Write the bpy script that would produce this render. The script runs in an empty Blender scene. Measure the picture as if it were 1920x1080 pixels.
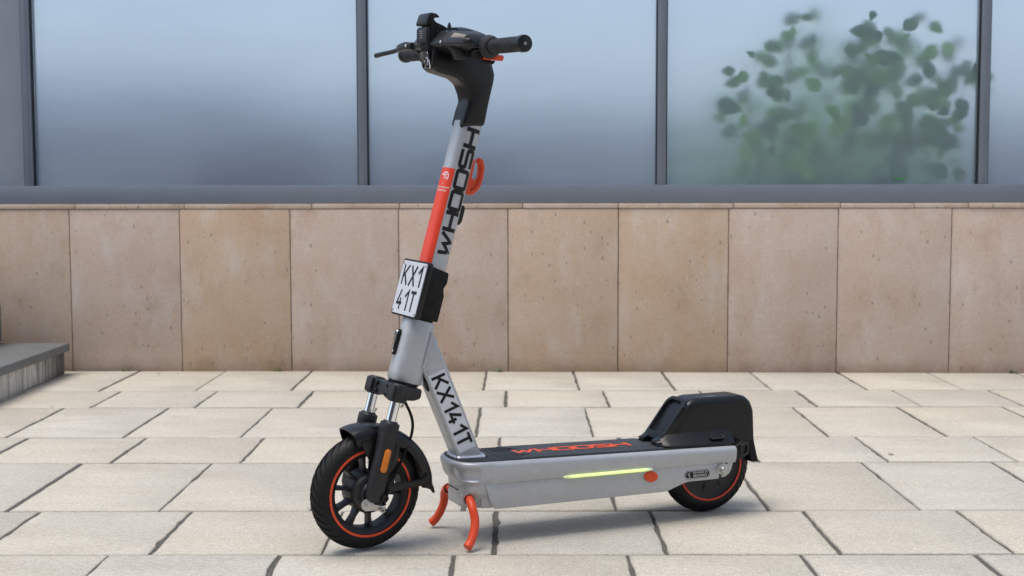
import bpy, bmesh, math, random
from mathutils import Vector, Matrix, Euler

random.seed(7)
S = bpy.context.scene
COL = S.collection
R = math.radians

# ------------------------------------------------------------------ camera
cam = bpy.data.cameras.new('camera')
cam_o = bpy.data.objects.new('camera', cam)
COL.objects.link(cam_o)
cam.sensor_width = 36.0
cam.lens = 36.0 * 2490.0 / 1920.0
cam.clip_start = 0.05
cam.clip_end = 500.0
cam_o.location = (0, 0, 0.85)
pitch, yaw, roll = 0.07697, -0.00316, 0.0020
fw = Vector((math.sin(yaw) * math.cos(pitch), math.cos(yaw) * math.cos(pitch), -math.sin(pitch)))
rt = Vector((math.cos(yaw), -math.sin(yaw), 0))
dn = fw.cross(rt)
r2 = rt * math.cos(roll) + dn * math.sin(roll)
d2 = -rt * math.sin(roll) + dn * math.cos(roll)
cam_o.rotation_euler = Matrix((r2, -d2, -fw)).transposed().to_euler()
cam.dof.use_dof = True
cam.dof.focus_distance = 3.12
cam.dof.aperture_fstop = 7.1
S.camera = cam_o

# ------------------------------------------------------------------ sky, sun, exposure
SUN_EL, SUN_AZ = R(72), R(240)     # azimuth clockwise from +Y: behind the camera, to the left
w = bpy.data.worlds.new('World')
S.world = w
w.use_nodes = True
nt = w.node_tree
sky = nt.nodes.new('ShaderNodeTexSky')
sky.sky_type = 'NISHITA'
sky.sun_disc = False
sky.sun_elevation = SUN_EL
sky.sun_rotation = SUN_AZ
sky.air_density = 1.0
sky.dust_density = 1.6
sky.ozone_density = 1.0
hs = nt.nodes.new('ShaderNodeHueSaturation')
hs.inputs['Saturation'].default_value = 0.70
nt.links.new(sky.outputs[0], hs.inputs['Color'])
bg = nt.nodes['Background']
bg.inputs['Strength'].default_value = 0.13
nt.links.new(hs.outputs[0], bg.inputs['Color'])

sun = bpy.data.lights.new('sun', 'SUN')
sun.energy = 1.5
sun.angle = R(32)
sun.color = (1.0, 0.93, 0.83)
sun_o = bpy.data.objects.new('sun', sun)
COL.objects.link(sun_o)
sd = Vector((math.sin(SUN_AZ) * math.cos(SUN_EL), math.cos(SUN_AZ) * math.cos(SUN_EL), math.sin(SUN_EL)))
sun_o.rotation_euler = sd.to_track_quat('Z', 'Y').to_euler()
sun_o.location = sd * 20

S.render.engine = 'CYCLES'
S.cycles.use_denoising = True
S.cycles.max_bounces = 10
S.cycles.transmission_bounces = 8
S.cycles.sample_clamp_indirect = 6.0
S.view_settings.view_transform = 'Standard'
S.view_settings.look = 'None'
S.view_settings.exposure = 0.71
S.view_settings.gamma = 1.0
S.view_settings.use_curve_mapping = False
S.render.film_transparent = False


# ------------------------------------------------------------------ materials
def new_mat(name):
    m = bpy.data.materials.new(name)
    m.use_nodes = True
    return m, m.node_tree, m.node_tree.nodes['Principled BSDF']


def N(t, typ, **kw):
    n = t.nodes.new(typ)
    for k, v in kw.items():
        if hasattr(n, k):
            setattr(n, k, v)
        else:
            n.inputs[k].default_value = v
    return n


def noise(t, vec, scale, detail=4, rough=0.55):
    n = t.nodes.new('ShaderNodeTexNoise')
    n.inputs['Scale'].default_value = scale
    n.inputs['Detail'].default_value = detail
    n.inputs['Roughness'].default_value = rough
    if vec is not None:
        t.links.new(vec, n.inputs['Vector'])
    return n.outputs['Fac']


def ramp(t, fac, *stops):
    n = t.nodes.new('ShaderNodeValToRGB')
    e = n.color_ramp.elements
    while len(e) < len(stops):
        e.new(0.5)
    for el, (p, c) in zip(e, stops):
        el.position = p
        el.color = (c, c, c, 1) if isinstance(c, (int, float)) else (*c, 1)
    t.links.new(fac, n.inputs['Fac'])
    return n.outputs['Color']


def mixc(t, fac, a, b, mode='MIX'):
    n = t.nodes.new('ShaderNodeMix')
    n.data_type = 'RGBA'
    n.blend_type = mode
    for sock, v in ((n.inputs['Factor'], fac), (n.inputs['A'], a), (n.inputs['B'], b)):
        if isinstance(v, (int, float)):
            sock.default_value = v
        elif isinstance(v, tuple):
            sock.default_value = (*v, 1)
        else:
            t.links.new(v, sock)
    # colour sockets are a second set named A / B
    ins = [i for i in n.inputs if i.type == 'RGBA']
    for sock, v in zip(ins, (a, b)):
        if isinstance(v, tuple):
            sock.default_value = (*v, 1)
        elif isinstance(v, (int, float)):
            sock.default_value = (v, v, v, 1)
        else:
            t.links.new(v, sock)
    fs = [i for i in n.inputs if i.type == 'VALUE'][0]
    if isinstance(fac, (int, float)):
        fs.default_value = fac
    else:
        t.links.new(fac, fs)
    return [o for o in n.outputs if o.type == 'RGBA'][0]


def math_n(t, op, a, b=None):
    n = t.nodes.new('ShaderNodeMath')
    n.operation = op
    for i, v in enumerate((a, b)):
        if v is None:
            continue
        if isinstance(v, (int, float)):
            n.inputs[i].default_value = v
        else:
            t.links.new(v, n.inputs[i])
    return n.outputs[0]


def mapping(t, vec, scale=(1, 1, 1), loc=None):
    n = t.nodes.new('ShaderNodeMapping')
    n.inputs['Scale'].default_value = scale
    t.links.new(vec, n.inputs['Vector'])
    if loc is not None:
        t.links.new(loc, n.inputs['Location'])
    return n.outputs[0]


def bump(t, bsdf, h, strength, dist=0.01):
    n = t.nodes.new('ShaderNodeBump')
    n.inputs['Strength'].default_value = strength
    n.inputs['Distance'].default_value = dist
    t.links.new(h, n.inputs['Height'])
    t.links.new(n.outputs[0], bsdf.inputs['Normal'])


def plain(name, base, rough=0.5, metal=0.0, var=0.12, scale=40.0, bmp=0.0, bscale=400.0, spec=0.5, coat=0.0):
    m, t, b = new_mat(name)
    co = N(t, 'ShaderNodeTexCoord').outputs['Object']
    n = noise(t, co, scale, 5)
    lo = tuple(c * (1 - var) for c in base)
    hi = tuple(min(1, c * (1 + var)) for c in base)
    t.links.new(ramp(t, n, (0.3, lo), (0.7, hi)), b.inputs['Base Color'])
    rr = ramp(t, noise(t, co, scale * 0.6 + 3, 6), (0.3, max(0.02, rough * 0.85)), (0.75, min(1, rough * 1.2)))
    t.links.new(rr, b.inputs['Roughness'])
    b.inputs['Metallic'].default_value = metal
    b.inputs['Specular IOR Level'].default_value = spec
    b.inputs['Coat Weight'].default_value = coat
    if bmp > 0:
        bump(t, b, noise(t, co, bscale, 3), bmp, 0.0006)
    return m


M = {}
M['silver'] = plain('silver_paint', (0.445, 0.46, 0.48), 0.40, 0.35, 0.05, 60, 0.10, 1800)
M['silver_cast'] = plain('silver_cast', (0.43, 0.445, 0.465), 0.40, 0.35, 0.05, 50, 0.14, 1500)
M['weld'] = plain('weld_metal', (0.68, 0.69, 0.70), 0.3, 0.85, 0.12, 160, 0.5, 700)
M['black'] = plain('black_plastic', (0.0042, 0.0044, 0.0052), 0.31, 0, 0.25, 60, 0.22, 1600, 0.42)
M['black_flat'] = plain('black_flat', (0.0035, 0.0035, 0.0038), 0.6, 0, 0.25, 60, 0.2, 1600, 0.3)
M['dark_grey'] = plain('dark_grey_cast', (0.0125, 0.013, 0.015), 0.46, 0.0, 0.15, 50, 0.35, 1400, 0.45)
M['lever_grey'] = plain('lever_grey', (0.020, 0.021, 0.025), 0.36, 0.0, 0.1, 50, 0.1, 1400)
M['cockpit_grey'] = plain('cockpit_plastic', (0.010, 0.0108, 0.0138), 0.36, 0.0, 0.1, 50, 0.15, 1400)
M['grip'] = plain('grip_rubber', (0.013, 0.0145, 0.017), 0.55, 0, 0.15, 80, 0.2, 900)
M['rubber'] = plain('tyre_rubber', (0.0055, 0.0055, 0.0057), 0.62, 0, 0.35, 35, 0.4, 900, 0.35)
M['chrome'] = plain('chrome', (0.82, 0.83, 0.85), 0.07, 1.0, 0.02, 30)
M['steel'] = plain('zinc_steel', (0.52, 0.51, 0.49), 0.36, 0.85, 0.12, 90, 0.15, 900)
M['orange'] = plain('orange_red_paint', (0.68, 0.062, 0.012), 0.42, 0, 0.06, 30, 0.12, 900)
M['orange_dull'] = plain('orange_stripe', (0.56, 0.045, 0.012), 0.5, 0, 0.15, 40)
M['sticker'] = plain('orange_sticker', (0.72, 0.055, 0.022), 0.36, 0, 0.05, 20)
M['ink'] = plain('black_ink', (0.004, 0.004, 0.0045), 0.45, 0, 0.1, 60, 0.0, 400, 0.35)
M['white'] = plain('white_print', (0.80, 0.80, 0.80), 0.45, 0, 0.05, 60)
M['plate'] = plain('plate_face', (0.54, 0.565, 0.61), 0.38, 0, 0.05, 40)
M['decal'] = plain('decal_face', (0.63, 0.65, 0.69), 0.40, 0, 0.04, 40)
M['pad'] = plain('grip_pad', (0.040, 0.047, 0.055), 0.6, 0, 0.12, 80, 0.4, 900)
M['mat'] = plain('deck_rubber', (0.016, 0.017, 0.019), 0.55, 0, 0.2, 60, 0.5, 700)
M['deck_print'] = plain('deck_orange_print', (0.80, 0.085, 0.018), 0.5, 0, 0.1, 60)
M['frame_metal'] = plain('grey_window_metal', (0.175, 0.20, 0.24), 0.45, 0.0, 0.06, 6, 0.05, 200)
M['gasket'] = plain('gasket_rubber', (0.012, 0.013, 0.016), 0.6, 0, 0.2, 30)
M['glass_black'] = plain('gloss_black', (0.02, 0.022, 0.028), 0.08, 0, 0.1, 20)
M['lamp_glass'] = plain('lamp_reflector', (0.10, 0.10, 0.095), 0.12, 0.3, 0.3, 60)
M['inner_wall'] = plain('added_wall_grey', (0.20, 0.21, 0.225), 0.8, 0, 0.10, 2.0)
M['inner_floor'] = plain('interior_floor', (0.07, 0.075, 0.085), 0.7, 0, 0.1, 4)
M['yard_grey'] = plain('shade_block_grey', (0.10, 0.115, 0.14), 0.6, 0, 0.1, 4)
M['facade'] = plain('opposite_facade', (0.15, 0.148, 0.145), 0.8, 0, 0.15, 0.6)
M['trough'] = plain('planter_shell', (0.06, 0.06, 0.06), 0.7, 0, 0.1, 6)
M['soil'] = plain('soil', (0.03, 0.022, 0.015), 0.95, 0, 0.4, 60)
M['leaf_dry'] = plain('dry_leaf', (0.20, 0.06, 0.025), 0.7, 0, 0.3, 90)
M['weed'] = plain('weed_leaf', (0.10, 0.18, 0.02), 0.6, 0, 0.3, 60)
M['stem_green'] = plain('plant_stem', (0.10, 0.12, 0.045), 0.7, 0, 0.2, 40)


def make_amber():
    m, t, b = new_mat('amber_reflector')
    co = N(t, 'ShaderNodeTexCoord').outputs['Object']
    v = N(t, 'ShaderNodeTexVoronoi', Scale=520.0)
    t.links.new(co, v.inputs['Vector'])
    t.links.new(ramp(t, v.outputs['Distance'], (0.1, (0.90, 0.33, 0.02)), (0.6, (0.62, 0.15, 0.006))), b.inputs['Base Color'])
    b.inputs['Roughness'].default_value = 0.18
    bump(t, b, v.outputs['Distance'], 0.5, 0.001)
    return m


M['amber'] = make_amber()


def make_led():
    m, t, b = new_mat('led_strip')
    b.inputs['Base Color'].default_value = (0.75, 0.8, 0.6, 1)
    b.inputs['Roughness'].default_value = 0.35
    co = N(t, 'ShaderNodeTexCoord').outputs['Object']
    sx = N(t, 'ShaderNodeSeparateXYZ')
    t.links.new(co, sx.inputs[0])
    wv = math_n(t, 'SINE', math_n(t, 'MULTIPLY', sx.outputs['X'], 900.0))
    # the diodes stop short of both ends of the lens
    f0 = ramp(t, math_n(t, 'MULTIPLY', math_n(t, 'SUBTRACT', sx.outputs['X'], 0.20), 4.0), (0.04, 0.0), (0.12, 1.0), (0.90, 1.0), (0.97, 0.25))
    st = math_n(t, 'ADD', math_n(t, 'MULTIPLY', wv, 0.08), 0.46)
    st = math_n(t, 'MULTIPLY', st, f0)
    b.inputs['Emission Color'].default_value = (0.62, 0.85, 0.085, 1)
    t.links.new(st, b.inputs['Emission Strength'])
    return m


M['led'] = make_led()


def make_blind():
    m, t, b = new_mat('pale_blind')
    pos = N(t, 'ShaderNodeTexCoord').outputs['Object']
    c = ramp(t, noise(t, mapping(t, pos, (40, 1, 1)), 2.0, 3), (0.3, (0.74, 0.68, 0.62)), (0.7, (0.82, 0.76, 0.70)))
    t.links.new(c, b.inputs['Base Color'])
    b.inputs['Roughness'].default_value = 0.9
    tr = N(t, 'ShaderNodeBsdfTranslucent')
    t.links.new(c, tr.inputs['Color'])
    mx = N(t, 'ShaderNodeMixShader')
    mx.inputs[0].default_value = 0.6
    t.links.new(b.outputs[0], mx.inputs[1])
    t.links.new(tr.outputs[0], mx.inputs[2])
    t.links.new(mx.outputs[0], t.nodes['Material Output'].inputs['Surface'])
    return m


M['blind'] = make_blind()


def make_stone():
    """sandstone cladding: tint per panel, vertical weather streaks, grey pits"""
    m, t, b = new_mat('sandstone')
    pos = N(t, 'ShaderNodeTexCoord').outputs['Object']
    at = N(t, 'ShaderNodeAttribute', attribute_type='OBJECT', attribute_name='tint')
    sd_ = N(t, 'ShaderNodeAttribute', attribute_type='OBJECT', attribute_name='seed')
    cmb = N(t, 'ShaderNodeCombineXYZ')
    t.links.new(sd_.outputs['Fac'], cmb.inputs[0])
    t.links.new(sd_.outputs['Fac'], cmb.inputs[2])
    p1 = mapping(t, pos, (1, 1, 1), cmb.outputs[0])
    big = noise(t, p1, 3.2, 6, 0.6)
    streak = noise(t, mapping(t, pos, (5, 4, 2.0), cmb.outputs[0]), 1.6, 6, 0.62)
    pink = mixc(t, ramp(t, big, (0.30, 0.0), (0.70, 1.0)), (0.505, 0.378, 0.296), (0.590, 0.482, 0.408))
    tan = mixc(t, ramp(t, big, (0.30, 0.0), (0.72, 1.0)), (0.505, 0.352, 0.228), (0.580, 0.452, 0.334))
    c = mixc(t, at.outputs['Fac'], pink, tan)
    # pale bloom and dark stain streaks
    c = mixc(t, ramp(t, streak, (0.50, 0.0), (0.74, 0.65)), c, (0.63, 0.575, 0.535))
    c = mixc(t, ramp(t, noise(t, mapping(t, p1, (3.2, 3, 1.9)), 1.5, 7, 0.65), (0.54, 0.0), (0.76, 0.75)), c, (0.365, 0.255, 0.175))
    # ochre veins
    c = mixc(t, ramp(t, noise(t, mapping(t, p1, (2, 2, 3)), 3.0, 7, 0.7), (0.58, 0.0), (0.75, 0.40)), c, (0.43, 0.28, 0.16))
    fine = noise(t, p1, 150, 3)
    c = mixc(t, 0.20, c, ramp(t, fine, (0.3, 0.2), (0.7, 0.8)), 'OVERLAY')
    c = mixc(t, 0.13, c, ramp(t, noise(t, p1, 42, 6, 0.75), (0.3, 0.2), (0.7, 0.8)), 'OVERLAY')
    # pits
    pv = mapping(t, p1, (1.5, 1.0, 0.8))
    warp = noise(t, p1, 60, 2)
    vv = N(t, 'ShaderNodeTexVoronoi', Scale=25.0)
    t.links.new(pv, vv.inputs['Vector'])
    dist = math_n(t, 'ADD', vv.outputs['Distance'], math_n(t, 'MULTIPLY', math_n(t, 'SUBTRACT', warp, 0.5), 0.12))
    sx = N(t, 'ShaderNodeSeparateXYZ')
    t.links.new(vv.outputs['Color'], sx.inputs[0])
    size = math_n(t, 'MULTIPLY', math_n(t, 'SUBTRACT', sx.outputs[0], 0.42), 0.34)
    pit = math_n(t, 'LESS_THAN', dist, size)
    c = mixc(t, math_n(t, 'MULTIPLY', pit, 0.52), c, (0.15, 0.158, 0.145))
    v2 = N(t, 'ShaderNodeTexVoronoi', Scale=70.0)
    t.links.new(p1, v2.inputs['Vector'])
    s2 = N(t, 'ShaderNodeSeparateXYZ')
    t.links.new(v2.outputs['Color'], s2.inputs[0])
    pit2 = math_n(t, 'LESS_THAN', v2.outputs['Distance'], math_n(t, 'MULTIPLY', math_n(t, 'SUBTRACT', s2.outputs[1], 0.84), 1.1))
    c = mixc(t, math_n(t, 'MULTIPLY', pit2, 0.5), c, (0.16, 0.12, 0.10))
    # damp, dirty foot and grubby edges of each slab
    gen = N(t, 'ShaderNodeTexCoord').outputs['Generated']
    gs = N(t, 'ShaderNodeSeparateXYZ')
    t.links.new(gen, gs.inputs[0])
    ex = math_n(t, 'ABSOLUTE', math_n(t, 'SUBTRACT', gs.outputs[0], 0.5))
    en = math_n(t, 'ADD', ex, math_n(t, 'MULTIPLY', math_n(t, 'SUBTRACT', noise(t, p1, 14, 5), 0.5), 0.06))
    c = mixc(t, ramp(t, en, (0.490, 0.0), (0.507, 0.32)), c, (0.17, 0.115, 0.08))
    foot = math_n(t, 'ADD', gs.outputs[2], math_n(t, 'MULTIPLY', math_n(t, 'SUBTRACT', noise(t, p1, 9, 5), 0.5), 0.14))
    c = mixc(t, ramp(t, foot, (0.0, 0.45), (0.09, 0.0)), c, (0.20, 0.125, 0.075))
    t.links.new(c, b.inputs['Base Color'])
    b.inputs['Roughness'].default_value = 0.78
    hgt = math_n(t, 'SUBTRACT', math_n(t, 'MULTIPLY', fine, 0.3), math_n(t, 'ADD', pit, math_n(t, 'MULTIPLY', pit2, 0.6)))
    bump(t, b, hgt, 0.5, 0.0015)
    return m


M['stone'] = make_stone()


def make_paver():
    m, t, b = new_mat('limestone_paver')
    pos = N(t, 'ShaderNodeTexCoord').outputs['Object']
    sd_ = N(t, 'ShaderNodeAttribute', attribute_type='OBJECT', attribute_name='seed')
    ti = N(t, 'ShaderNodeAttribute', attribute_type='OBJECT', attribute_name='tint')
    cmb = N(t, 'ShaderNodeCombineXYZ')
    t.links.new(sd_.outputs['Fac'], cmb.inputs[0])
    t.links.new(sd_.outputs['Fac'], cmb.inputs[1])
    p = mapping(t, pos, (1, 1, 1), cmb.outputs[0])
    big = noise(t, mapping(t, p, (1.0, 2.6, 1)), 3.0, 6, 0.6)
    c = mixc(t, ramp(t, big, (0.3, 0.0), (0.7, 1.0)), (0.455, 0.425, 0.362), (0.555, 0.528, 0.465))
    c = mixc(t, math_n(t, 'MULTIPLY', ti.outputs['Fac'], 0.62), c, (0.53, 0.475, 0.375))
    tn = N(t, 'ShaderNodeAttribute', attribute_type='OBJECT', attribute_name='tone')
    c = mixc(t, tn.outputs['Fac'], c, (0.36, 0.335, 0.29))
    # faint sedimentary dashes along the slab
    veins = noise(t, mapping(t, p, (5, 34, 1)), 2.0, 6, 0.68)
    c = mixc(t, ramp(t, veins, (0.57, 0.0), (0.76, 0.55)), c, (0.35, 0.328, 0.285))
    c = mixc(t, ramp(t, veins, (0.24, 0.45), (0.40, 0.0)), c, (0.60, 0.585, 0.55))
    stain = noise(t, p, 1.7, 8, 0.7)
    c = mixc(t, ramp(t, stain, (0.52, 0.0), (0.76, 0.55)), c, (0.34, 0.315, 0.275))
    fine = noise(t, p, 190, 4, 0.7)
    c = mixc(t, 0.42, c, ramp(t, fine, (0.3, 0.15), (0.7, 0.85)), 'OVERLAY')
    c = mixc(t, 0.30, c, ramp(t, noise(t, mapping(t, p, (1, 2.2, 1)), 55, 6, 0.75), (0.32, 0.15), (0.68, 0.85)), 'OVERLAY')
    # small dark specks
    v2 = N(t, 'ShaderNodeTexVoronoi', Scale=45.0)
    t.links.new(p, v2.inputs['Vector'])
    s2 = N(t, 'ShaderNodeSeparateXYZ')
    t.links.new(v2.outputs['Color'], s2.inputs[0])
    sp = math_n(t, 'LESS_THAN', v2.outputs['Distance'], math_n(t, 'MULTIPLY', math_n(t, 'SUBTRACT', s2.outputs[1], 0.90), 1.0))
    c = mixc(t, math_n(t, 'MULTIPLY', sp, 0.7), c, (0.10, 0.088, 0.075))
    # dirt worked into the rims
    gen = N(t, 'ShaderNodeTexCoord').outputs['Generated']
    gs = N(t, 'ShaderNodeSeparateXYZ')
    t.links.new(gen, gs.inputs[0])
    ex = math_n(t, 'ABSOLUTE', math_n(t, 'SUBTRACT', gs.outputs[0], 0.5))
    ey = math_n(t, 'ABSOLUTE', math_n(t, 'SUBTRACT', gs.outputs[1], 0.5))
    e = math_n(t, 'ADD', math_n(t, 'MAXIMUM', ex, ey), math_n(t, 'MULTIPLY', math_n(t, 'SUBTRACT', noise(t, p, 26, 6, 0.7), 0.5), 0.05))
    c = mixc(t, ramp(t, e, (0.478, 0.0), (0.505, 0.45)), c, (0.21, 0.195, 0.17))
    t.links.new(c, b.inputs['Base Color'])
    b.inputs['Roughness'].default_value = 0.72
    b.inputs['Specular IOR Level'].default_value = 0.35
    h = math_n(t, 'ADD', math_n(t, 'MULTIPLY', fine, 0.35), math_n(t, 'MULTIPLY', noise(t, p, 22, 6), 1.2))
    bump(t, b, h, 0.45, 0.0030)
    return m


M['paver'] = make_paver()


def make_joint():
    m, t, b = new_mat('joint_grit')
    pos = N(t, 'ShaderNodeTexCoord').outputs['Object']
    f = noise(t, pos, 320, 4, 0.75)
    c = ramp(t, f, (0.30, (0.035, 0.033, 0.030)), (0.52, (0.12, 0.113, 0.10)), (0.72, (0.33, 0.31, 0.28)))
    c = mixc(t, ramp(t, noise(t, pos, 5.0, 7, 0.7), (0.64, 0.0), (0.72, 0.75)), c, (0.085, 0.10, 0.028))
    t.links.new(c, b.inputs['Base Color'])
    b.inputs['Roughness'].default_value = 0.95
    bump(t, b, f, 0.9, 0.004)
    return m


M['joint'] = make_joint()


def make_ground():
    m, t, b = new_mat('paving_far')
    pos = N(t, 'ShaderNodeTexCoord').outputs['Object']
    f = noise(t, pos, 2.0, 8, 0.6)
    t.links.new(ramp(t, f, (0.3, (0.37, 0.355, 0.325)), (0.7, (0.46, 0.445, 0.415))), b.inputs['Base Color'])
    b.inputs['Roughness'].default_value = 0.8
    return m


M['ground'] = make_ground()


def make_granite():
    m, t, b = new_mat('dark_granite')
    pos = N(t, 'ShaderNodeTexCoord').outputs['Object']
    f = noise(t, pos, 260, 4, 0.7)
    c = ramp(t, f, (0.35, (0.085, 0.09, 0.092)), (0.65, (0.21, 0.22, 0.22)))
    c = mixc(t, ramp(t, noise(t, pos, 7, 6), (0.5, 0.0), (0.8, 0.5)), c, (0.10, 0.103, 0.10))
    t.links.new(c, b.inputs['Base Color'])
    b.inputs['Roughness'].default_value = 0.62
    bump(t, b, f, 0.2, 0.001)
    return m


M['granite'] = make_granite()


def make_riser():
    m, t, b = new_mat('streaked_concrete')
    pos = N(t, 'ShaderNodeTexCoord').outputs['Object']
    st = noise(t, mapping(t, pos, (1, 22, 1.6)), 1.5, 7, 0.7)
    c = mixc(t, ramp(t, st, (0.46, 0.0), (0.66, 1.0)), (0.66, 0.64, 0.60), (0.20, 0.195, 0.185))
    c = mixc(t, ramp(t, noise(t, pos, 40, 5), (0.5, 0.0), (0.8, 0.5)), c, (0.30, 0.27, 0.23))
    # darker, in streaks, towards the corner by the wall
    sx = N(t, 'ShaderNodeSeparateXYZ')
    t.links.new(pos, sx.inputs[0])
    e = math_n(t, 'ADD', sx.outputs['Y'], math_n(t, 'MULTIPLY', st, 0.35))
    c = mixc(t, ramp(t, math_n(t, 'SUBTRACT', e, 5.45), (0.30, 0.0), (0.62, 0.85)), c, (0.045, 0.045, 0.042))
    t.links.new(c, b.inputs['Base Color'])
    b.inputs['Roughness'].default_value = 0.85
    return m


M['riser'] = make_riser()


def make_glass():
    """acid-etched pane: scattering transmission, a milky veil, clear outer sheen"""
    m, t, b = new_mat('frosted_glass')
    pos = N(t, 'ShaderNodeTexCoord').outputs['Object']
    b.inputs['Base Color'].default_value = (0.79, 0.865, 0.965, 1)
    b.inputs['Transmission Weight'].default_value = 1.0
    b.inputs['IOR'].default_value = 1.45
    t.links.new(ramp(t, noise(t, mapping(t, pos, (0.6, 1, 2.5)), 2.5, 4), (0.3, 0.35), (0.7, 0.42)), b.inputs['Roughness'])
    df = N(t, 'ShaderNodeBsdfDiffuse')
    wipe = noise(t, mapping(t, pos, (1.2, 1, 5.0)), 2.2, 5, 0.6)
    t.links.new(ramp(t, wipe, (0.3, (0.54, 0.63, 0.74)), (0.7, (0.62, 0.71, 0.82))), df.inputs['Color'])
    mx = N(t, 'ShaderNodeMixShader')
    mx.inputs[0].default_value = 0.14
    t.links.new(b.outputs[0], mx.inputs[1])
    t.links.new(df.outputs[0], mx.inputs[2])
    t.links.new(mx.outputs[0], t.nodes['Material Output'].inputs['Surface'])
    return m


M['glass'] = make_glass()


def make_leaf():
    m, t, b = new_mat('leaf_green')
    sd_ = N(t, 'ShaderNodeAttribute', attribute_type='OBJECT', attribute_name='tint')
    pos = N(t, 'ShaderNodeTexCoord').outputs['Object']
    c = mixc(t, sd_.outputs['Fac'], (0.065, 0.36, 0.10), (0.46, 0.84, 0.12))
    c = mixc(t, ramp(t, noise(t, pos, 60, 4), (0.4, 0.0), (0.8, 0.4)), c, (0.05, 0.10, 0.02))
    t.links.new(c, b.inputs['Base Color'])
    b.inputs['Roughness'].default_value = 0.45
    tr = N(t, 'ShaderNodeBsdfTranslucent')
    t.links.new(c, tr.inputs['Color'])
    mx = N(t, 'ShaderNodeMixShader')
    mx.inputs[0].default_value = 0.55
    t.links.new(b.outputs[0], mx.inputs[1])
    t.links.new(tr.outputs[0], mx.inputs[2])
    t.links.new(mx.outputs[0], t.nodes['Material Output'].inputs['Surface'])
    return m


M['leaf'] = make_leaf()


# ------------------------------------------------------------------ mesh helpers
def link(o, parent=None):
    COL.objects.link(o)
    if parent is not None:
        o.parent = parent
    return o


def empty(name, parent=None, loc=(0, 0, 0), rz=0.0):
    o = bpy.data.objects.new(name, None)
    o.location = loc
    o.rotation_euler = (0, 0, rz)
    o.empty_display_size = 0.05
    return link(o, parent)


def mesh_from(name, verts, faces, bevel=0.0, seg=2, xf=None, sharp=35, bev_angle=30):
    me = bpy.data.meshes.new(name)
    me.from_pydata([tuple(v) for v in verts], [], faces)
    bm = bmesh.new()
    bm.from_mesh(me)
    bmesh.ops.recalc_face_normals(bm, faces=bm.faces)
    if bevel > 0:
        ed = [e for e in bm.edges if len(e.link_faces) == 2 and e.calc_face_angle(0) > R(bev_angle)]
        bmesh.ops.bevel(bm, geom=ed, offset=bevel, offset_type='OFFSET', segments=seg, profile=0.5, affect='EDGES', clamp_overlap=True)
        bmesh.ops.recalc_face_normals(bm, faces=bm.faces)
    if xf is not None:
        for v in bm.verts:
            v.co = xf(v.co)
    bm.to_mesh(me)
    bm.free()
    for p in me.polygons:
        p.use_smooth = True
    me.set_sharp_from_angle(angle=R(sharp))
    return me


def mk(name, vf, mat, parent=None, bevel=0.0, seg=2, xf=None, sharp=35, bev_angle=30):
    me = mesh_from(name, vf[0], vf[1], bevel, seg, xf, sharp, bev_angle)
    me.materials.append(M[mat])
    return link(bpy.data.objects.new(name, me), parent)


def join(*vfs):
    V, F = [], []
    for v, f in vfs:
        k = len(V)
        V += [tuple(p) for p in v]
        F += [[i + k for i in q] for q in f]
    return V, F


def box(x0, x1, y0, y1, z0, z1):
    v = [(x, y, z) for z in (z0, z1) for y in (y0, y1) for x in (x0, x1)]
    return v, [[0, 2, 3, 1], [4, 5, 7, 6], [0, 1, 5, 4], [2, 6, 7, 3], [0, 4, 6, 2], [1, 3, 7, 5]]


def prism(poly, w0, w1):
    """polygon in (s, z), extruded along the lateral axis"""
    n = len(poly)
    v = [(s, w0, z) for s, z in poly] + [(s, w1, z) for s, z in poly]
    f = [list(range(n)), list(range(2 * n - 1, n - 1, -1))]
    f += [[i, i + n, (i + 1) % n + n, (i + 1) % n] for i in range(n)]
    return v, f


def loft(rings, cap=True, closed=True):
    n = len(rings[0])
    v = [p for r in rings for p in r]
    f = []
    m = n if closed else n - 1
    for k in range(len(rings) - 1):
        for i in range(m):
            j = (i + 1) % n
            f.append([k * n + i, k * n + j, (k + 1) * n + j, (k + 1) * n + i])
    if cap and closed:
        f.append(list(range(n - 1, -1, -1)))
        f.append([(len(rings) - 1) * n + i for i in range(n)])
    return v, f


def tube(path, rad, n=12, cap=True, flat=(1, 1)):
    P = [Vector(p) for p in path]
    rings = []
    up = None
    for i, p in enumerate(P):
        d = (P[min(i + 1, len(P) - 1)] - P[max(i - 1, 0)]).normalized()
        if up is None:
            up = Vector((0, 1, 0)) if abs(d.y) < 0.9 else Vector((0, 0, 1))
        a = (up - d * up.dot(d)).normalized()
        up = a
        b = d.cross(a)
        r = rad[i] if isinstance(rad, (list, tuple)) else rad
        rings.append([p + a * (math.cos(2 * math.pi * k / n) * r * flat[0]) + b * (math.sin(2 * math.pi * k / n) * r * flat[1]) for k in range(n)])
    return loft(rings, cap)


def smooth_path(pts, k=6):
    P = [Vector(p) for p in pts]
    out = []
    for i in range(len(P) - 1):
        p0, p1, p2, p3 = P[max(i - 1, 0)], P[i], P[i + 1], P[min(i + 2, len(P) - 1)]
        for j in range(k):
            t = j / k
            out.append(0.5 * ((2 * p1) + (p2 - p0) * t + (2 * p0 - 5 * p1 + 4 * p2 - p3) * t * t + (3 * p1 - p0 - 3 * p2 + p3) * t ** 3))
    out.append(P[-1])
    return out


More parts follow.
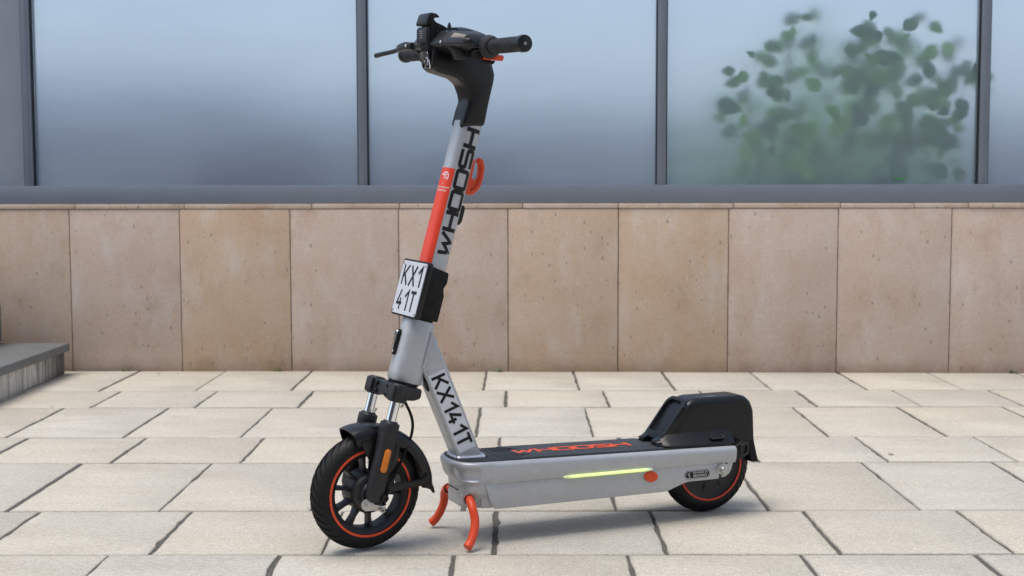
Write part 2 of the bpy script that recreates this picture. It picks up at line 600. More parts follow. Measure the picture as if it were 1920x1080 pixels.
def lathe(prof, c, axis='y', n=48, closed=False, mod=None):
    """prof: (radius, offset along the axis)"""
    rings = []
    for k in range(n):
        a = 2 * math.pi * k / n
        ring = []
        for i, (r, h) in enumerate(prof):
            rr = r if mod is None else mod(r, i, k)
            if axis == 'y':
                ring.append((c[0] + rr * math.cos(a), c[1] + h, c[2] + rr * math.sin(a)))
            else:
                ring.append((c[0] + rr * math.cos(a), c[1] + rr * math.sin(a), c[2] + h))
        rings.append(ring)
    m = len(prof)
    v = [p for r in rings for p in r]
    f = []
    for k in range(n):
        k2 = (k + 1) % n
        for i in range(m if closed else m - 1):
            j = (i + 1) % m
            f.append([k * m + i, k * m + j, k2 * m + j, k2 * m + i])
    if not closed:
        for i in (0, m - 1):
            if prof[i][0] > 1e-6:
                f.append([k * m + i for k in range(n)])
    return v, f


def disc(c, r, h0, h1, n=24):
    return lathe([(0.0001, h0), (r * 0.85, h0), (r, h0 + (h1 - h0) * 0.25), (r, h1 - (h1 - h0) * 0.25), (r * 0.85, h1), (0.0001, h1)], c, 'y', n)


# ---- lettering: polylines turned into mitred ribbons
def ribbon(pts, th, closed=False):
    n = len(pts)
    P = [Vector((p[0], p[1])) for p in pts]
    L, Rr = [], []
    for i in range(n):
        a = P[i - 1] if (i > 0 or closed) else None
        b = P[(i + 1) % n] if (i < n - 1 or closed) else None
        d1 = (P[i] - a).normalized() if a is not None else None
        d2_ = (b - P[i]).normalized() if b is not None else None
        if d1 is None:
            d1 = d2_
        if d2_ is None:
            d2_ = d1
        n1 = Vector((-d1.y, d1.x))
        n2 = Vector((-d2_.y, d2_.x))
        mt = (n1 + n2)
        if mt.length < 1e-4:
            mt = n1
        mt.normalize()
        k = min(1.0 / max(mt.dot(n1), 0.35), 2.2)
        L.append(P[i] + mt * th / 2 * k)
        Rr.append(P[i] - mt * th / 2 * k)
    q = []
    for i in range(n if closed else n - 1):
        j = (i + 1) % n
        q.append((L[i], L[j], Rr[j], Rr[i]))
    return q


def glyph_mesh(strokes, th, place, sub=1, lift=0.00012):
    """strokes: [(pts, closed)], place(a, b, h) -> 3-D point; each stroke a hair above the last"""
    V, F = [], []
    for si, (pts, cl) in enumerate(strokes):
        h = lift * si
        for (a, b, c, d) in ribbon(pts, th, cl):
            for i in range(sub):
                for j in range(sub):
                    def q(u_, v_):
                        e = a.lerp(b, u_)
                        g = d.lerp(c, u_)
                        return e.lerp(g, v_)
                    cs = [q(i / sub, j / sub), q((i + 1) / sub, j / sub), q((i + 1) / sub, (j + 1) / sub), q(i / sub, (j + 1) / sub)]
                    k = len(V)
                    V += [place(p.x, p.y, h) for p in cs]
                    F.append([k, k + 1, k + 2, k + 3])
    return V, F


def rrect(x0, x1, y0, y1, c, k=3):
    out = []
    for cx, cy, a0 in ((x1 - c, y1 - c, 0), (x0 + c, y1 - c, 90), (x0 + c, y0 + c, 180), (x1 - c, y0 + c, 270)):
        for i in range(k + 1):
            a = R(a0 + 90 * i / k)
            out.append((cx + c * math.cos(a), cy + c * math.sin(a)))
    return out


WIDE = {
    'W': (1.38, [([(0.02, 1), (0.12, 0.06), (0.62, 0.66), (0.80, 0.06), (1.36, 1)], False)]),
    'H': (1.15, [([(0, -0.1), (0, 1.1)], False), ([(1.1, -0.1), (1.1, 1.1)], False), ([(0.08, 0.5), (1.02, 0.5)], False)]),
    'O': (1.20, [(rrect(0, 1.15, 0, 1, 0.16), True)]),
    'S': (1.20, [([(1.15, 1), (0.14, 1), (0.03, 0.94), (0, 0.84), (0, 0.64), (0.05, 0.53), (0.15, 0.5), (1.0, 0.5), (1.11, 0.46), (1.15, 0.36), (1.15, 0.15), (1.11, 0.04), (1.0, 0), (0, 0)], False)]),
}
NARROW = {
    'K': (0.66, [([(0, 0), (0, 1)], False), ([(0.60, 1), (0.04, 0.42)], False), ([(0.20, 0.54), (0.62, 0)], False)]),
    'X': (0.70, [([(0, 0), (0.66, 1)], False), ([(0, 1), (0.66, 0)], False)]),
    '1': (0.46, [([(0.02, 0.66), (0.38, 0.97), (0.38, 0)], False)]),
    '4': (0.66, [([(0.34, 1), (0.03, 0.32), (0.62, 0.32)], False), ([(0.42, 0.58), (0.42, 0)], False)]),
    'T': (0.66, [([(0, 0.95), (0.64, 0.95)], False), ([(0.32, 0.90), (0.32, 0)], False)]),
}


def text_strokes(txt, font, gap):
    x, out = 0.0, []
    for ch in txt:
        wd, st = font[ch]
        for pts, cl in st:
            out.append(([(p[0] + x, p[1]) for p in pts], cl))
        x += wd + gap
    return out, x - gap


def font_mesh(txt, size):
    cu = bpy.data.curves.new('print', 'FONT')
    cu.body = txt
    cu.size = size
    cu.align_x = 'CENTER'
    cu.align_y = 'CENTER'
    cu.resolution_u = 2
    o = bpy.data.objects.new('print', cu)
    COL.objects.link(o)
    dg = bpy.context.evaluated_depsgraph_get()
    dg.update()
    ev = o.evaluated_get(dg)
    me = ev.to_mesh()
    V = [tuple(v.co) for v in me.vertices]
    F = [list(p.vertices) for p in me.polygons]
    ev.to_mesh_clear()
    bpy.data.objects.remove(o)
    bpy.data.curves.remove(cu)
    return V, F


def tag(o, label=None, cat=None, group=None, kind=None):
    if label:
        o['label'] = label
    if cat:
        o['category'] = cat
    if group:
        o['group'] = group
    if kind:
        o['kind'] = kind
    return o


# ================================================================== SETTING
# ---- ground and paving
gnd = mk('ground', box(-60, 60, -60, 40, -0.30, -0.035), 'ground')
tag(gnd, 'wide stone ground reaching out past the paved forecourt', 'ground', kind='structure')
bed = mk('pavement', box(-5.0, 5.0, 0.8, 6.9, -0.030, -0.0045), 'joint')
tag(bed, 'pale limestone paving slabs in rows with dark gritty joints', 'pavement', kind='structure')


def paver_mesh(wd, dp, seed):
    """a slab with slightly broken edges"""
    rnd = random.Random(seed)
    nx, ny = 9, 11
    pts = []
    jit = lambda a: (rnd.random() - 0.5) * a
    chip = lambda: -abs(rnd.gauss(0, 0.0022)) if rnd.random() < 0.45 else 0.0
    for i in range(nx):
        pts.append([-wd / 2 + wd * i / nx, -dp / 2 + jit(0.0012) - (chip() if i else 0) * 0.5])
    for i in range(ny):
        pts.append([wd / 2 + jit(0.003) + (chip() if i else 0), -dp / 2 + dp * i / ny])
    for i in range(nx):
        pts.append([wd / 2 - wd * i / nx, dp / 2 + jit(0.0012)])
    for i in range(ny):
        pts.append([-wd / 2 + jit(0.003) - (chip() if i else 0), dp / 2 - dp * i / ny])
    n = len(pts)
    V, F = [], []
    for (inset, z) in ((0.0, -0.028), (0.0, -0.0035), (0.0008, -0.0011), (0.0024, 0.0)):
        for x, y in pts:
            V.append((x - math.copysign(min(inset, abs(x)), x) if abs(abs(x) - wd / 2) < 0.02 else x,
                      y - math.copysign(min(inset, abs(y)), y) if abs(abs(y) - dp / 2) < 0.02 else y, z))
    for k in range(3):
        for i in range(n):
            j = (i + 1) % n
            F.append([k * n + i, k * n + j, (k + 1) * n + j, (k + 1) * n + i])
    F.append([3 * n + i for i in range(n)])
    me = mesh_from('paving_slab', V, F, sharp=50)
    me.materials.append(M['paver'])
    return me


GX, GY = 0.0082, 0.0058
paver_w = [paver_mesh(0.400 - GX, 0.610 - GY, 11 + i) for i in range(7)]
paver_n = [paver_mesh(0.400 - GX, 0.412 - GY, 31 + i) for i in range(7)]
rows = []
y = 6.080
wide = True
while y > 1.2:
    d = 0.610 if wide else 0.412
    rows.append((y - d, y, wide))
    y -= d
    wide = not wide
for ri, (y0, y1, wd) in enumerate(rows):
    off = 0.265 if wd else -0.047
    off += random.uniform(-0.008, 0.008)
    k0 = -12 if ri < 6 else (-10 if ri < 8 else -6)
    for k in range(k0, -k0 + 1):
        xc = off + 0.2 + 0.400 * k
        if abs(xc) > 4.75 or (xc < -2.45 and y0 > 4.0):
            continue
        o = bpy.data.objects.new('paving_slab', random.choice(paver_w if wd else paver_n))
        o.location = (xc + random.uniform(-0.003, 0.003), (y0 + y1) / 2, random.uniform(-0.0012, 0.0012))
        o.rotation_euler = (random.uniform(-0.0022, 0.0022), random.uniform(-0.0022, 0.0022), random.uniform(-0.003, 0.003) + random.choice((0, math.pi)))
        o['seed'] = random.uniform(0, 40)
        o['tint'] = random.random()
        o['tone'] = random.choice((0.0, 0.0, 0.06, 0.14, 0.26))
        link(o, bed)

# ---- wall group frame: the wall runs a touch oblique to the paving
WALL_RZ = R(-1.6)
WY = 6.03


def wall_root(name):
    return empty(name, None, (0, WY, 0), WALL_RZ)


wall = wall_root('stone_wall')
tag(wall, 'low wall clad in large pinkish tan stone slabs under the windows', 'wall')
mk('wall_core', box(-5.0, 5.0, 0.032, 0.30, -0.03, 0.765), 'joint', wall)
jx = [-5.05, -4.55, -4.05, -3.55, -3.05, -2.55, -2.05, -1.540, -1.032, -0.535, -0.037, 0.463, 0.961, 1.452, 1.958, 2.46, 2.98, 3.48, 3.98, 4.48, 4.98]
tints = [0.2, 0.7, 0.1, 0.5, 0.3, 0.5, 0.12, 0.88, 0.10, 0.15, 0.72, 0.85, 0.05, 0.12, 0.06, 0.75, 0.3, 0.1, 0.6, 0.2, 0.4, 0.1]
for i in range(len(jx) - 1):
    g = 0.0028
    x0, x1 = jx[i] + g / 2, jx[i + 1] - g / 2
    o = mk('stone_slab', box(-(x1 - x0) / 2, (x1 - x0) / 2, 0, 0.03, 0, 0.7465), 'stone', wall, bevel=0.0025, seg=2)
    o.location = ((x0 + x1) / 2, random.uniform(-0.0015, 0.0015), -0.002)
    o['tint'] = tints[i]
    o['seed'] = 3.7 * i + 1.3
cx = -5.05
ci = 0
for xe in (-4.5, -4.0, -3.5, -3.0, -2.43, -2.02, -1.515, -0.93, -0.53, 0.03, 0.463, 0.98, 1.46, 1.79, 2.03, 2.5, 3.0, 3.5, 4.0, 4.5, 5.0):
    o = mk('coping_strip', box(-(xe - cx) / 2 + 0.001, (xe - cx) / 2 - 0.001, -0.003, 0.04, 0, 0.0225), 'stone', wall, bevel=0.003, seg=2)
    o.location = ((xe + cx) / 2, random.uniform(-0.001, 0.001), 0.7455 + random.uniform(0, 0.001))
    o['tint'] = random.uniform(0.1, 0.6)
    o['seed'] = 50 + 2.3 * ci
    ci += 1
    cx = xe

# ---- window band
win = wall_root('window_band')
tag(win, 'row of frosted glass panes in grey metal frames above the stone wall', 'window')
mk('sill_rail', box(-5.0, 5.0, 0.004, 0.085, 0.7695, 0.8525), 'frame_metal', win, bevel=0.0015)
mk('head_rail', box(-5.0, 5.0, 0.004, 0.085, 2.45, 2.55), 'frame_metal', win, bevel=0.0015)
mull = [-9, -3.70, -2.235, -0.697, 0.657, 2.095, 3.55, 9]
for x in mull[1:-1]:
    mk('mullion', join(box(x - 0.0195, x + 0.0195, 0.010, 0.085, 0.853, 2.449)), 'frame_metal', win, bevel=0.0015)
    mk('mullion_lip', box(x + 0.004, x + 0.008, 0.0075, 0.012, 0.854, 2.448), 'frame_metal', win, bevel=0.0008)
    for s_ in (-1, 1):
        mk('gasket', box(x + s_ * 0.0225 - 0.0028, x + s_ * 0.0225 + 0.0028, 0.022, 0.070, 0.853, 2.449), 'gasket', win)
edges = [-5.0] + mull[1:-1] + [5.0]
for i in range(len(edges) - 1):
    a = edges[i] + (0.0255 if i else 0)
    b_ = edges[i + 1] - (0.0255 if i < len(edges) - 2 else 0)
    mk('glass_pane', box(a, b_, 0.042, 0.050, 0.853, 2.449), 'glass', win)

# ---- light well behind the glass: walls added to grade the panes light to dark
room = wall_root('added_back_wall')
tag(room, 'low grey wall added behind the frosted glass to darken the panes lower down', 'wall', kind='structure')
mk('back_wall', box(-9.3, -1.9, 3.60, 3.80, 0.3, 1.60), 'inner_wall', room)
mk('back_wall', box(-1.9, 0.55, 3.90, 4.10, 0.3, 1.46), 'inner_wall', room)
mk('back_wall', box(0.55, 9.3, 3.60, 3.80, 0.3, 1.40), 'inner_wall', room)
mk('floor', box(-9.3, 9.3, 0.302, 3.598, 0.3, 0.62), 'inner_floor', room)
bl = wall_root('roller_blind')
tag(bl, 'beige blind drawn behind the leftmost strip of frosted glass', 'blind')
mk('cloth', box(-3.65, -2.26, 0.105, 0.109, 0.80, 2.40), 'blind', bl)
mk('bottom_bar', tube([(-3.65, 0.107, 0.795), (-2.26, 0.107, 0.795)], 0.010, 8), 'frame_metal', bl)
for x0, x1, yd, zt_, lb in ((-1.80, -1.12, 1.25, 1.22, 'grey block added to make a soft dark patch in the widest frosted pane'), (-0.62, -0.05, 1.35, 1.16, 'grey block added to make a soft dark patch in the pane beside the handlebar')):
    cb_ = wall_root('pane_shade_block')  # boxes added only to put soft dark patches into the panes
    tag(cb_, lb, 'shade block')
    mk('body', box(x0, x1, yd, yd + 0.4, 0.62, zt_), 'yard_grey', cb_, bevel=0.01)
    mk('front_panel', box(x0 + 0.015, (x0 + x1) / 2 - 0.004, yd - 0.012, yd - 0.001, 0.66, zt_ - 0.03), 'yard_grey', cb_, bevel=0.003)
    mk('front_panel', box((x0 + x1) / 2 + 0.004, x1 - 0.015, yd - 0.012, yd - 0.001, 0.66, zt_ - 0.03), 'yard_grey', cb_, bevel=0.003)

# ---- plant against the glass
plant = wall_root('leafy_shrub')
tag(plant, 'leafy green shrub pressed against the inside of the frosted pane', 'plant')
mk('trough', join(box(0.95, 2.08, 0.12, 0.135, 0.62, 0.82), box(0.95, 2.08, 0.36, 0.375, 0.62, 0.82), box(0.95, 0.965, 0.135, 0.36, 0.62, 0.82), box(2.065, 2.08, 0.135, 0.36, 0.62, 0.82)), 'trough', plant, bevel=0.003)
mk('soil', box(0.966, 2.064, 0.136, 0.359, 0.62, 0.80), 'soil', plant)


def leaf_mesh(fold):
    V, F = [], []
    n = 9
    for i in range(n):
        t = i / (n - 1)
        wdt = 0.34 * math.sin(math.pi * min(1, t ** 0.85)) ** 0.85 * (1.06 - 0.28 * t)
        if i in (0, n - 1):
            wdt = 0.004
        zc = -0.16 * t * t
        for j, a in enumerate((-1, -0.55, 0, 0.55, 1)):
            V.append((wdt * a * (1 + 0.04 * ((i + j) % 2)), t - 0.5, zc + fold * abs(a) * wdt - 0.02 * (1 - abs(a))))
    for i in range(n - 1):
        for j in range(4):
            k = i * 5 + j
            F.append([k, k + 1, k + 6, k + 5])
    # give the blade a little body
    m = len(V)
    V += [(x, y_, z - 0.012) for x, y_, z in V]
    F += [[q[3] + m, q[2] + m, q[1] + m, q[0] + m] for q in F]
    me = mesh_from('leaf', V, F, sharp=80)
    me.materials.append(M['leaf'])
    return me


LM = [leaf_mesh(f) for f in (0.10, 0.20, 0.32)]
leaves = [(1.311, 1.607, 0.054), (1.605, 1.612, 0.049), (1.781, 1.575, 0.088), (1.548, 1.543, 0.078), (1.634, 1.516, 0.054), (1.531, 1.458, 0.103), (1.61, 1.416, 0.073), (1.688, 1.421, 0.108), (1.499, 1.36, 0.088), (1.646, 1.34, 0.103), (1.617, 1.284, 0.078), (1.034, 1.342, 0.073), (1.063, 1.443, 0.039), (1.169, 1.318, 0.083), (1.169, 1.176, 0.064), (1.867, 1.372, 0.083), (1.94, 1.298, 0.103), (1.877, 1.22, 0.088), (2.021, 1.205, 0.088), (2.014, 1.171, 0.073), (1.977, 1.139, 0.049), (1.933, 1.181, 0.054), (1.781, 1.159, 0.083), (1.761, 1.083, 0.098), (1.899, 1.066, 0.122), (1.972, 1.048, 0.088), (1.556, 1.164, 0.098), (1.433, 1.188, 0.073), (1.455, 1.159, 0.044), (1.286, 1.09, 0.098), (1.328, 1.066, 0.064), (1.083, 1.073, 0.098), (1.039, 0.999, 0.083), (1.041, 0.926, 0.078), (1.115, 0.972, 0.059), (1.23, 0.975, 0.108), (1.284, 0.931, 0.088), (1.34, 0.894, 0.073), (2.021, 0.899, 0.088), (2.095, 1.377, 0.098), (1.695, 0.972, 0.054), (1.467, 1.115, 0.113), (1.737, 1.017, 0.073), (1.908, 0.919, 0.098), (1.744, 0.919, 0.122)]
rl = random.Random(5)


def put_leaf(x, z, size, depth, tint):
    o = bpy.data.objects.new('leaf', rl.choice(LM))
    o.location = (x, depth, z)
    o.scale = (size * 1.1,) * 3
    o.rotation_euler = (R(rl.choice((rl.uniform(55, 75), rl.uniform(105, 125)))), R(rl.uniform(-18, 18)), R(rl.uniform(-18, 18)))
    o.rotation_euler.rotate(Euler((0, R(rl.uniform(-160, 160)), 0)))
    o['tint'] = tint
    link(o, plant)


for i, (x, z, s_) in enumerate(leaves):
    low = z < 1.15 and x < 1.6
    put_leaf(x, z, s_ * 1.05, 0.072 + rl.random() ** 1.5 * 0.05, rl.choice((0.6, 0.8, 1.0)) if low else rl.choice((0.0, 0.1, 0.3, 0.5, 0.8)))
for i in range(125):     # deeper foliage, denser low down and to the right of centre
    z = 0.82 + rl.random() ** 1.35 * 0.72
    x = rl.gauss(1.56, 0.24 + 0.10 * (1.5 - z))
    if not 0.95 < x < 2.07:
        continue
    put_leaf(x, z, rl.uniform(0.06, 0.115), 0.13 + rl.random() * 0.32, rl.choice((0.1, 0.3, 0.5, 0.8)))
stems = [[(1.50, 0.25, 0.80), (1.52, 0.18, 1.0), (1.58, 0.12, 1.2), (1.62, 0.10, 1.40), (1.65, 0.12, 1.56)],
         [(1.45, 0.25, 0.80), (1.35, 0.2, 1.0), (1.22, 0.13, 1.2), (1.25, 0.12, 1.45), (1.31, 0.11, 1.62)],
         [(1.60, 0.25, 0.80), (1.75, 0.2, 1.0), (1.86, 0.14, 1.2), (1.90, 0.12, 1.38), (1.80, 0.11, 1.58)],
         [(1.65, 0.25, 0.80), (1.86, 0.2, 0.95), (2.0, 0.13, 1.15), (2.06, 0.12, 1.38)],
         [(1.40, 0.25, 0.80), (1.20, 0.2, 0.92), (1.08, 0.13, 1.1), (1.05, 0.12, 1.42)]]
for p in stems:
    pp = smooth_path([(a_, b_ + (0.0 if p is stems[0] else 0.05), c_ - 0.04 * (k_ == len(p) - 1)) for k_, (a_, b_, c_) in enumerate(p)], 5)
    mk('stem', tube(pp, [0.0055 - 0.0035 * i / len(pp) for i in range(len(pp))], 7), 'stem_green', plant)

for p in stems:
    pp = smooth_path(p, 9)
    for q in pp[10:]:
        for _ in range(1):
            put_leaf(q.x + rl.uniform(-0.13, 0.13), q.z + rl.uniform(-0.10, 0.06), rl.uniform(0.055, 0.10), rl.uniform(0.10, 0.24), rl.choice((0.2, 0.4, 0.6, 0.8, 1.0)))

# ---- a hedge further back, only a green haze through the frosting
hedge = wall_root('hedge')
tag(hedge, 'loose green hedge, a soft haze far behind the shrub and frosted glass', 'hedge')
V, F = [], []
for _ in range(1500):
    x = rl.gauss(1.55, 0.42)
    z = 0.66 + abs(rl.gauss(0, 0.42))
    if not (0.75 < x < 2.35 and z < 1.85 - 0.9 * abs(x - 1.5)):
        continue
    y_ = rl.uniform(0.80, 1.25)
    r_ = rl.uniform(0.025, 0.05)
    a_, b_ = Euler((rl.uniform(0, 3.1), rl.uniform(0, 3.1), rl.uniform(0, 3.1))).to_matrix().col[0] * r_, Vector((0, 0, 1))
    m3 = Euler((rl.uniform(0, 3.1), rl.uniform(0, 3.1), rl.uniform(0, 3.1))).to_matrix()
    u_, v_ = m3.col[0] * r_, m3.col[1] * r_ * 0.6
    c_ = Vector((x, y_, z))
    k0 = len(V)
    V += [c_ - u_, c_ + v_ - u_ * 0.1, c_ + u_, c_ - v_ - u_ * 0.1]
    F.append([k0, k0 + 1, k0 + 2, k0 + 3])
o = mk('foliage', (V, F), 'leaf', hedge)
o['tint'] = 0.25
o['kind'] = 'stuff'
for x in (1.1, 1.45, 1.75, 2.0):
    mk('trunk', tube([(x, 1.0, 0.615), (x + 0.02, 1.02, 0.9), (x - 0.01, 1.0, 1.2)], [0.016, 0.013, 0.008], 8), 'stem_green', hedge)

# ---- steps at the left end of the wall
st = empty('stone_step', None, (0, 0, 0))
tag(st, 'low step with dark granite tread and streaked riser at left', 'step')
mk('riser', box(-5.0, -2.053, 2.0, 5.985, 0.002, 0.1045), 'riser', st, bevel=0.002)
for k in range(4):
    y1 = 5.985 - 0.99 * k
    mk('tread', box(-5.0, -2.027, y1 - 0.986, y1, 0.1055, 0.1425), 'granite', st, bevel=0.004, seg=3)
st2 = empty('stone_block', None, (0, 0, 0))
tag(st2, 'dark rounded stone block standing on the step at left edge', 'step')
mk('block', box(-5.0, -2.325, 2.0, 5.975, 0.1445, 0.335), 'granite', st2, bevel=0.02, seg=4)

# ---- building across the yard (added unseen: blocks low sky light, gives dark reflections)
op = empty('added_building', None, (0, -10, 0))
tag(op, 'plain grey building added unseen behind the camera to block low sky light', 'building')
mk('facade_wall', box(-26, 26, -3, 0, -0.03, 7.0), 'facade', op)
for k in range(12):
    x = -22 + 4 * k
    mk('window', box(x - 0.8, x + 0.8, 0.004, 0.03, 1.0, 3.2), 'glass_black', op)

# ---- weeds and dry leaves
wl = [(-1.80, 'tiny green weed at wall foot left of the second slab joint'), (-1.10, 'tiny green weed at wall foot below the third stone slab'),
      (-0.08, 'tiny green weed at wall foot just right of the scooter stem'), (2.24, 'tiny green weed at wall foot at the right edge')]
for x, lb in wl:
    r_ = random.Random(int(x * 100))
    V, F = [], []
    for k in range(11):
        a = r_.uniform(0, 6.28)
        l_ = r_.uniform(0.008, 0.02)
        c = Vector((r_.uniform(-0.018, 0.018), r_.uniform(-0.006, 0.004), 0.001))
        e = c + Vector((math.cos(a) * l_, math.sin(a) * l_ * 0.6, r_.uniform(0.4, 0.9) * l_))
        md = (c + e) / 2
        sd_v = Vector((-math.sin(a), math.cos(a), 0)) * l_ * 0.3
        k0 = len(V)
        V += [c, md + sd_v, e, md - sd_v, c - Vector((0, 0, 0.0008)), md + sd_v - Vector((0, 0, 0.0008)), e - Vector((0, 0, 0.0008)), md - sd_v - Vector((0, 0, 0.0008))]
        F += [[k0, k0 + 1, k0 + 2, k0 + 3], [k0 + 7, k0 + 6, k0 + 5, k0 + 4]]
    o = mk('weed', (V, F), 'weed')
    o.location = (x, WY - 0.012 - x * math.tan(R(1.6)), 0.0)
    tag(o, lb, 'weed', 'weeds along the wall foot')
for x, y_, sz, rz, lb in ((1.18, 4.14, 0.022, 0.6, 'small curled brown leaf in the paving joint at right'),
                          (-1.79, 5.06, 0.018, 1.9, 'small reddish dry leaf in the paving joint at far left'),
                          (-1.62, 5.95, 0.016, 2.5, 'tiny reddish dry leaf by the wall foot at left')):
    o = bpy.data.objects.new('dry_leaf', bpy.data.meshes['leaf'].copy())
    o.data.materials.clear()
    o.data.materials.append(M['leaf_dry'])
    o.scale = (sz, sz, sz)
    o.location = (x, y_, 0.006)
    o.rotation_euler = (0.2, 0.25, rz)
    link(o)
    tag(o, lb, 'leaf', 'dry leaves on the paving')

# ================================================================== SCOOTER
# local frame: x forward, y towards the rider's left (the near side), z up; origin under the rear axle
SC = empty('electric_scooter', None, (0.492, 3.429, 0), R(203.5))
tag(SC, 'silver electric kick scooter with orange stripes, number plate and double kickstand', 'scooter')
AX0 = Vector((0.825, 0, 0.395))
AXD = (Vector((0.661, 0, 0.992)) - AX0).normalized()
STEER = Matrix.Rotation(R(8.5), 4, AXD)


def steer(p):
    return STEER @ (Vector(p) - AX0) + AX0


E1 = Vector((AXD.z, 0, -AXD.x))     # forward, square to the steering axis
E2 = Vector((0, 1, 0))


def sp(x, y_, t):
    """point in steering-axis coordinates: forward x, lateral y, up the axis t"""
    return AX0 + E1 * x + E2 * y_ + AXD * t


def ax_poly(poly, w0, w1):
    v, f = prism(poly, w0, w1)
    return [sp(a, b_, c) for a, b_, c in v], f


def zt(s):
    return 0.184 + 0.0225 * s


def superell(a, b_, n=40, e=2.6):
    out = []
    for k in range(n):
        t = 2 * math.pi * k / n
        c, s_ = math.cos(t), math.sin(t)
        out.append((a * math.copysign(abs(c) ** (2 / e), c), b_ * math.copysign(abs(s_) ** (2 / e), s_)))
    return out


# ---------------- deck
deck = empty('deck', SC)
for sg in (1, -1):
    rings = []
    for s_ in (0.645, 0.5, 0.35, 0.2, 0.08, -0.040):
        T = zt(s_)
        stp = 0.1405 + 0.0062 * max(s_, 0)
        sec = [(0.066, T - 0.002), (0.079, T), (0.084, T - 0.0012), (0.0880, T - 0.0045), (0.0902, T - 0.009), (0.0908, T - 0.014),
               (0.0900, stp + 0.021), (0.0882, stp + 0.012), (0.0862, stp + 0.0045), (0.0845, stp + 0.0008), (0.083, stp), (0.066, stp)]
        rings.append([(s_, sg * a, b_) for a, b_ in sec])
    mk('side_rail', loft(rings), 'silver', deck, sharp=50)
    plate = [(0.655, 0.150), (0.640, 0.100), (0.607, 0.0835), (0.170, 0.0825), (0.158, 0.0838), (0.141, 0.0895), (0.110, 0.1000), (0.097, 0.1020), (0.008, 0.1020),
             (0.008, 0.119), (0.000, 0.119), (0.000, 0.1040), (-0.012, 0.1060), (-0.022, 0.1130), (-0.029, 0.124), (-0.034, 0.142), (-0.034, 0.152), (0.3, 0.150)]
    mk('side_plate', prism(plate, sg * 0.075, sg * 0.0835), 'silver', deck, bevel=0.0012, seg=2)
mk('battery_case', box(0.155, 0.66, -0.0745, 0.0745, 0.086, 0.182), 'silver_cast', deck, bevel=0.003)
mk('motor_bay', box(0.130, 0.154, -0.0745, 0.0745, 0.105, 0.178), 'black_flat', deck)

# nose casting, rings stacked in z
levels = [(0.1995, 0.7125, 0.0800), (0.1988, 0.7190, 0.0860), (0.1965, 0.7225, 0.0892), (0.1915, 0.7245, 0.0905), (0.186, 0.7240, 0.0908), (0.180, 0.7225, 0.0906),
          (0.173, 0.7205, 0.0902), (0.166, 0.7190, 0.0898), (0.159, 0.7160, 0.0890), (0.153, 0.7115, 0.0872), (0.149, 0.7070, 0.0850), (0.145, 0.7040, 0.0832),
          (0.138, 0.7030, 0.0822), (0.128, 0.7025, 0.0815), (0.118, 0.7020, 0.0808), (0.108, 0.6995, 0.0795), (0.098, 0.6955, 0.0775), (0.090, 0.6890, 0.0740), (0.0850, 0.6800, 0.0690)]
NP = 61
SB = 0.632


def nose_pt(i, sf, wh):
    t = -1 + 2 * i / (NP - 1)
    a = abs(t)
    if a > 0.80:                               # straight flank
        return SB + 0.020 * (1 - (a - 0.80) / 0.20), math.copysign(wh, t)
    ang = a / 0.80 * math.pi / 2
    e = 2.5
    c_, s__ = abs(math.cos(ang)) ** (2 / e), abs(math.sin(ang)) ** (2 / e)
    return (SB + 0.020) + (sf - SB - 0.020) * c_, math.copysign(wh * s__, t)


def sstep(a, b_, x):
    x = max(0.0, min(1.0, (x - a) / (b_ - a)))
    return x * x * (3 - 2 * x)


rings = []
for z, sf, wh in levels:
    ring = []
    for i in range(NP):
        s_, w_ = nose_pt(i, sf, wh)
        a = abs(-1 + 2 * i / (NP - 1))
        k = sstep(0.20, 0.26, a) * (1 - sstep(0.68, 0.76, a)) * sstep(0.152, 0.1585, z) * (1 - sstep(0.182, 0.1885, z))
        s_ -= 0.0060 * k
        w_ -= math.copysign(0.0060 * k, w_)
        # flank flat below the shelf where the stand comes out
        k2 = sstep(0.35, 0.5, a) * (1 - sstep(0.86, 0.95, a)) * (1 - sstep(0.112, 0.121, z))
        w_ -= math.copysign(0.010 * k2, w_)
        ring.append((s_, w_, z + (zt(s_) - 0.1993) * (1 if z > 0.19 else 0.3)))
    rings.append(ring)
nv, nf = loft(rings, cap=True, closed=True)
mk('nose', (nv, nf), 'silver_cast', deck, sharp=60)
mk('nose_seam', join(box(0.6985, 0.7042, -0.030, 0.030, 0.1262, 0.1270)), 'black_flat', deck)
# rib where the flank of the nose meets the side plate
for sg in (1, -1):
    mk('nose_rib', prism([(0.655, 0.150), (0.624, 0.150), (0.606, 0.0845), (0.630, 0.0845), (0.644, 0.112)], sg * 0.0800, sg * 0.0853), 'silver_cast', deck, bevel=0.0014, seg=2)
    mk('stand_socket', lathe([(0.0001, 0), (0.0110, 0), (0.0125, 0.0), (0.0125, 0.004), (0.0001, 0.004)], (0.688, sg * 0.066 - (0.004 if sg < 0 else 0), 0.109), 'y', 20), 'black_flat', deck)


# deck mats
def mat_outline(s0, s1, hw, rounded):
    if not rounded:
        return [(s0, -hw), (s1, -hw), (s1, hw), (s0, hw)]
    out = [(s0, -hw)]
    for k in range(13):
        a = -math.pi / 2 + math.pi * k / 12
        out.append((s1 - 0.055 + 0.055 * abs(math.cos(a)) ** 0.75, hw * math.copysign(abs(math.sin(a)) ** 0.8, a)))
    out.append((s0, hw))
    return out


def slab(poly, dz0, dz1):
    n = len(poly)
    v = [(s_, w_, zt(s_) + dz0) for s_, w_ in poly] + [(s_, w_, zt(s_) + dz1) for s_, w_ in poly]
    return v, [list(range(n - 1, -1, -1)), list(range(n, 2 * n))] + [[i, (i + 1) % n, (i + 1) % n + n, i + n] for i in range(n)]


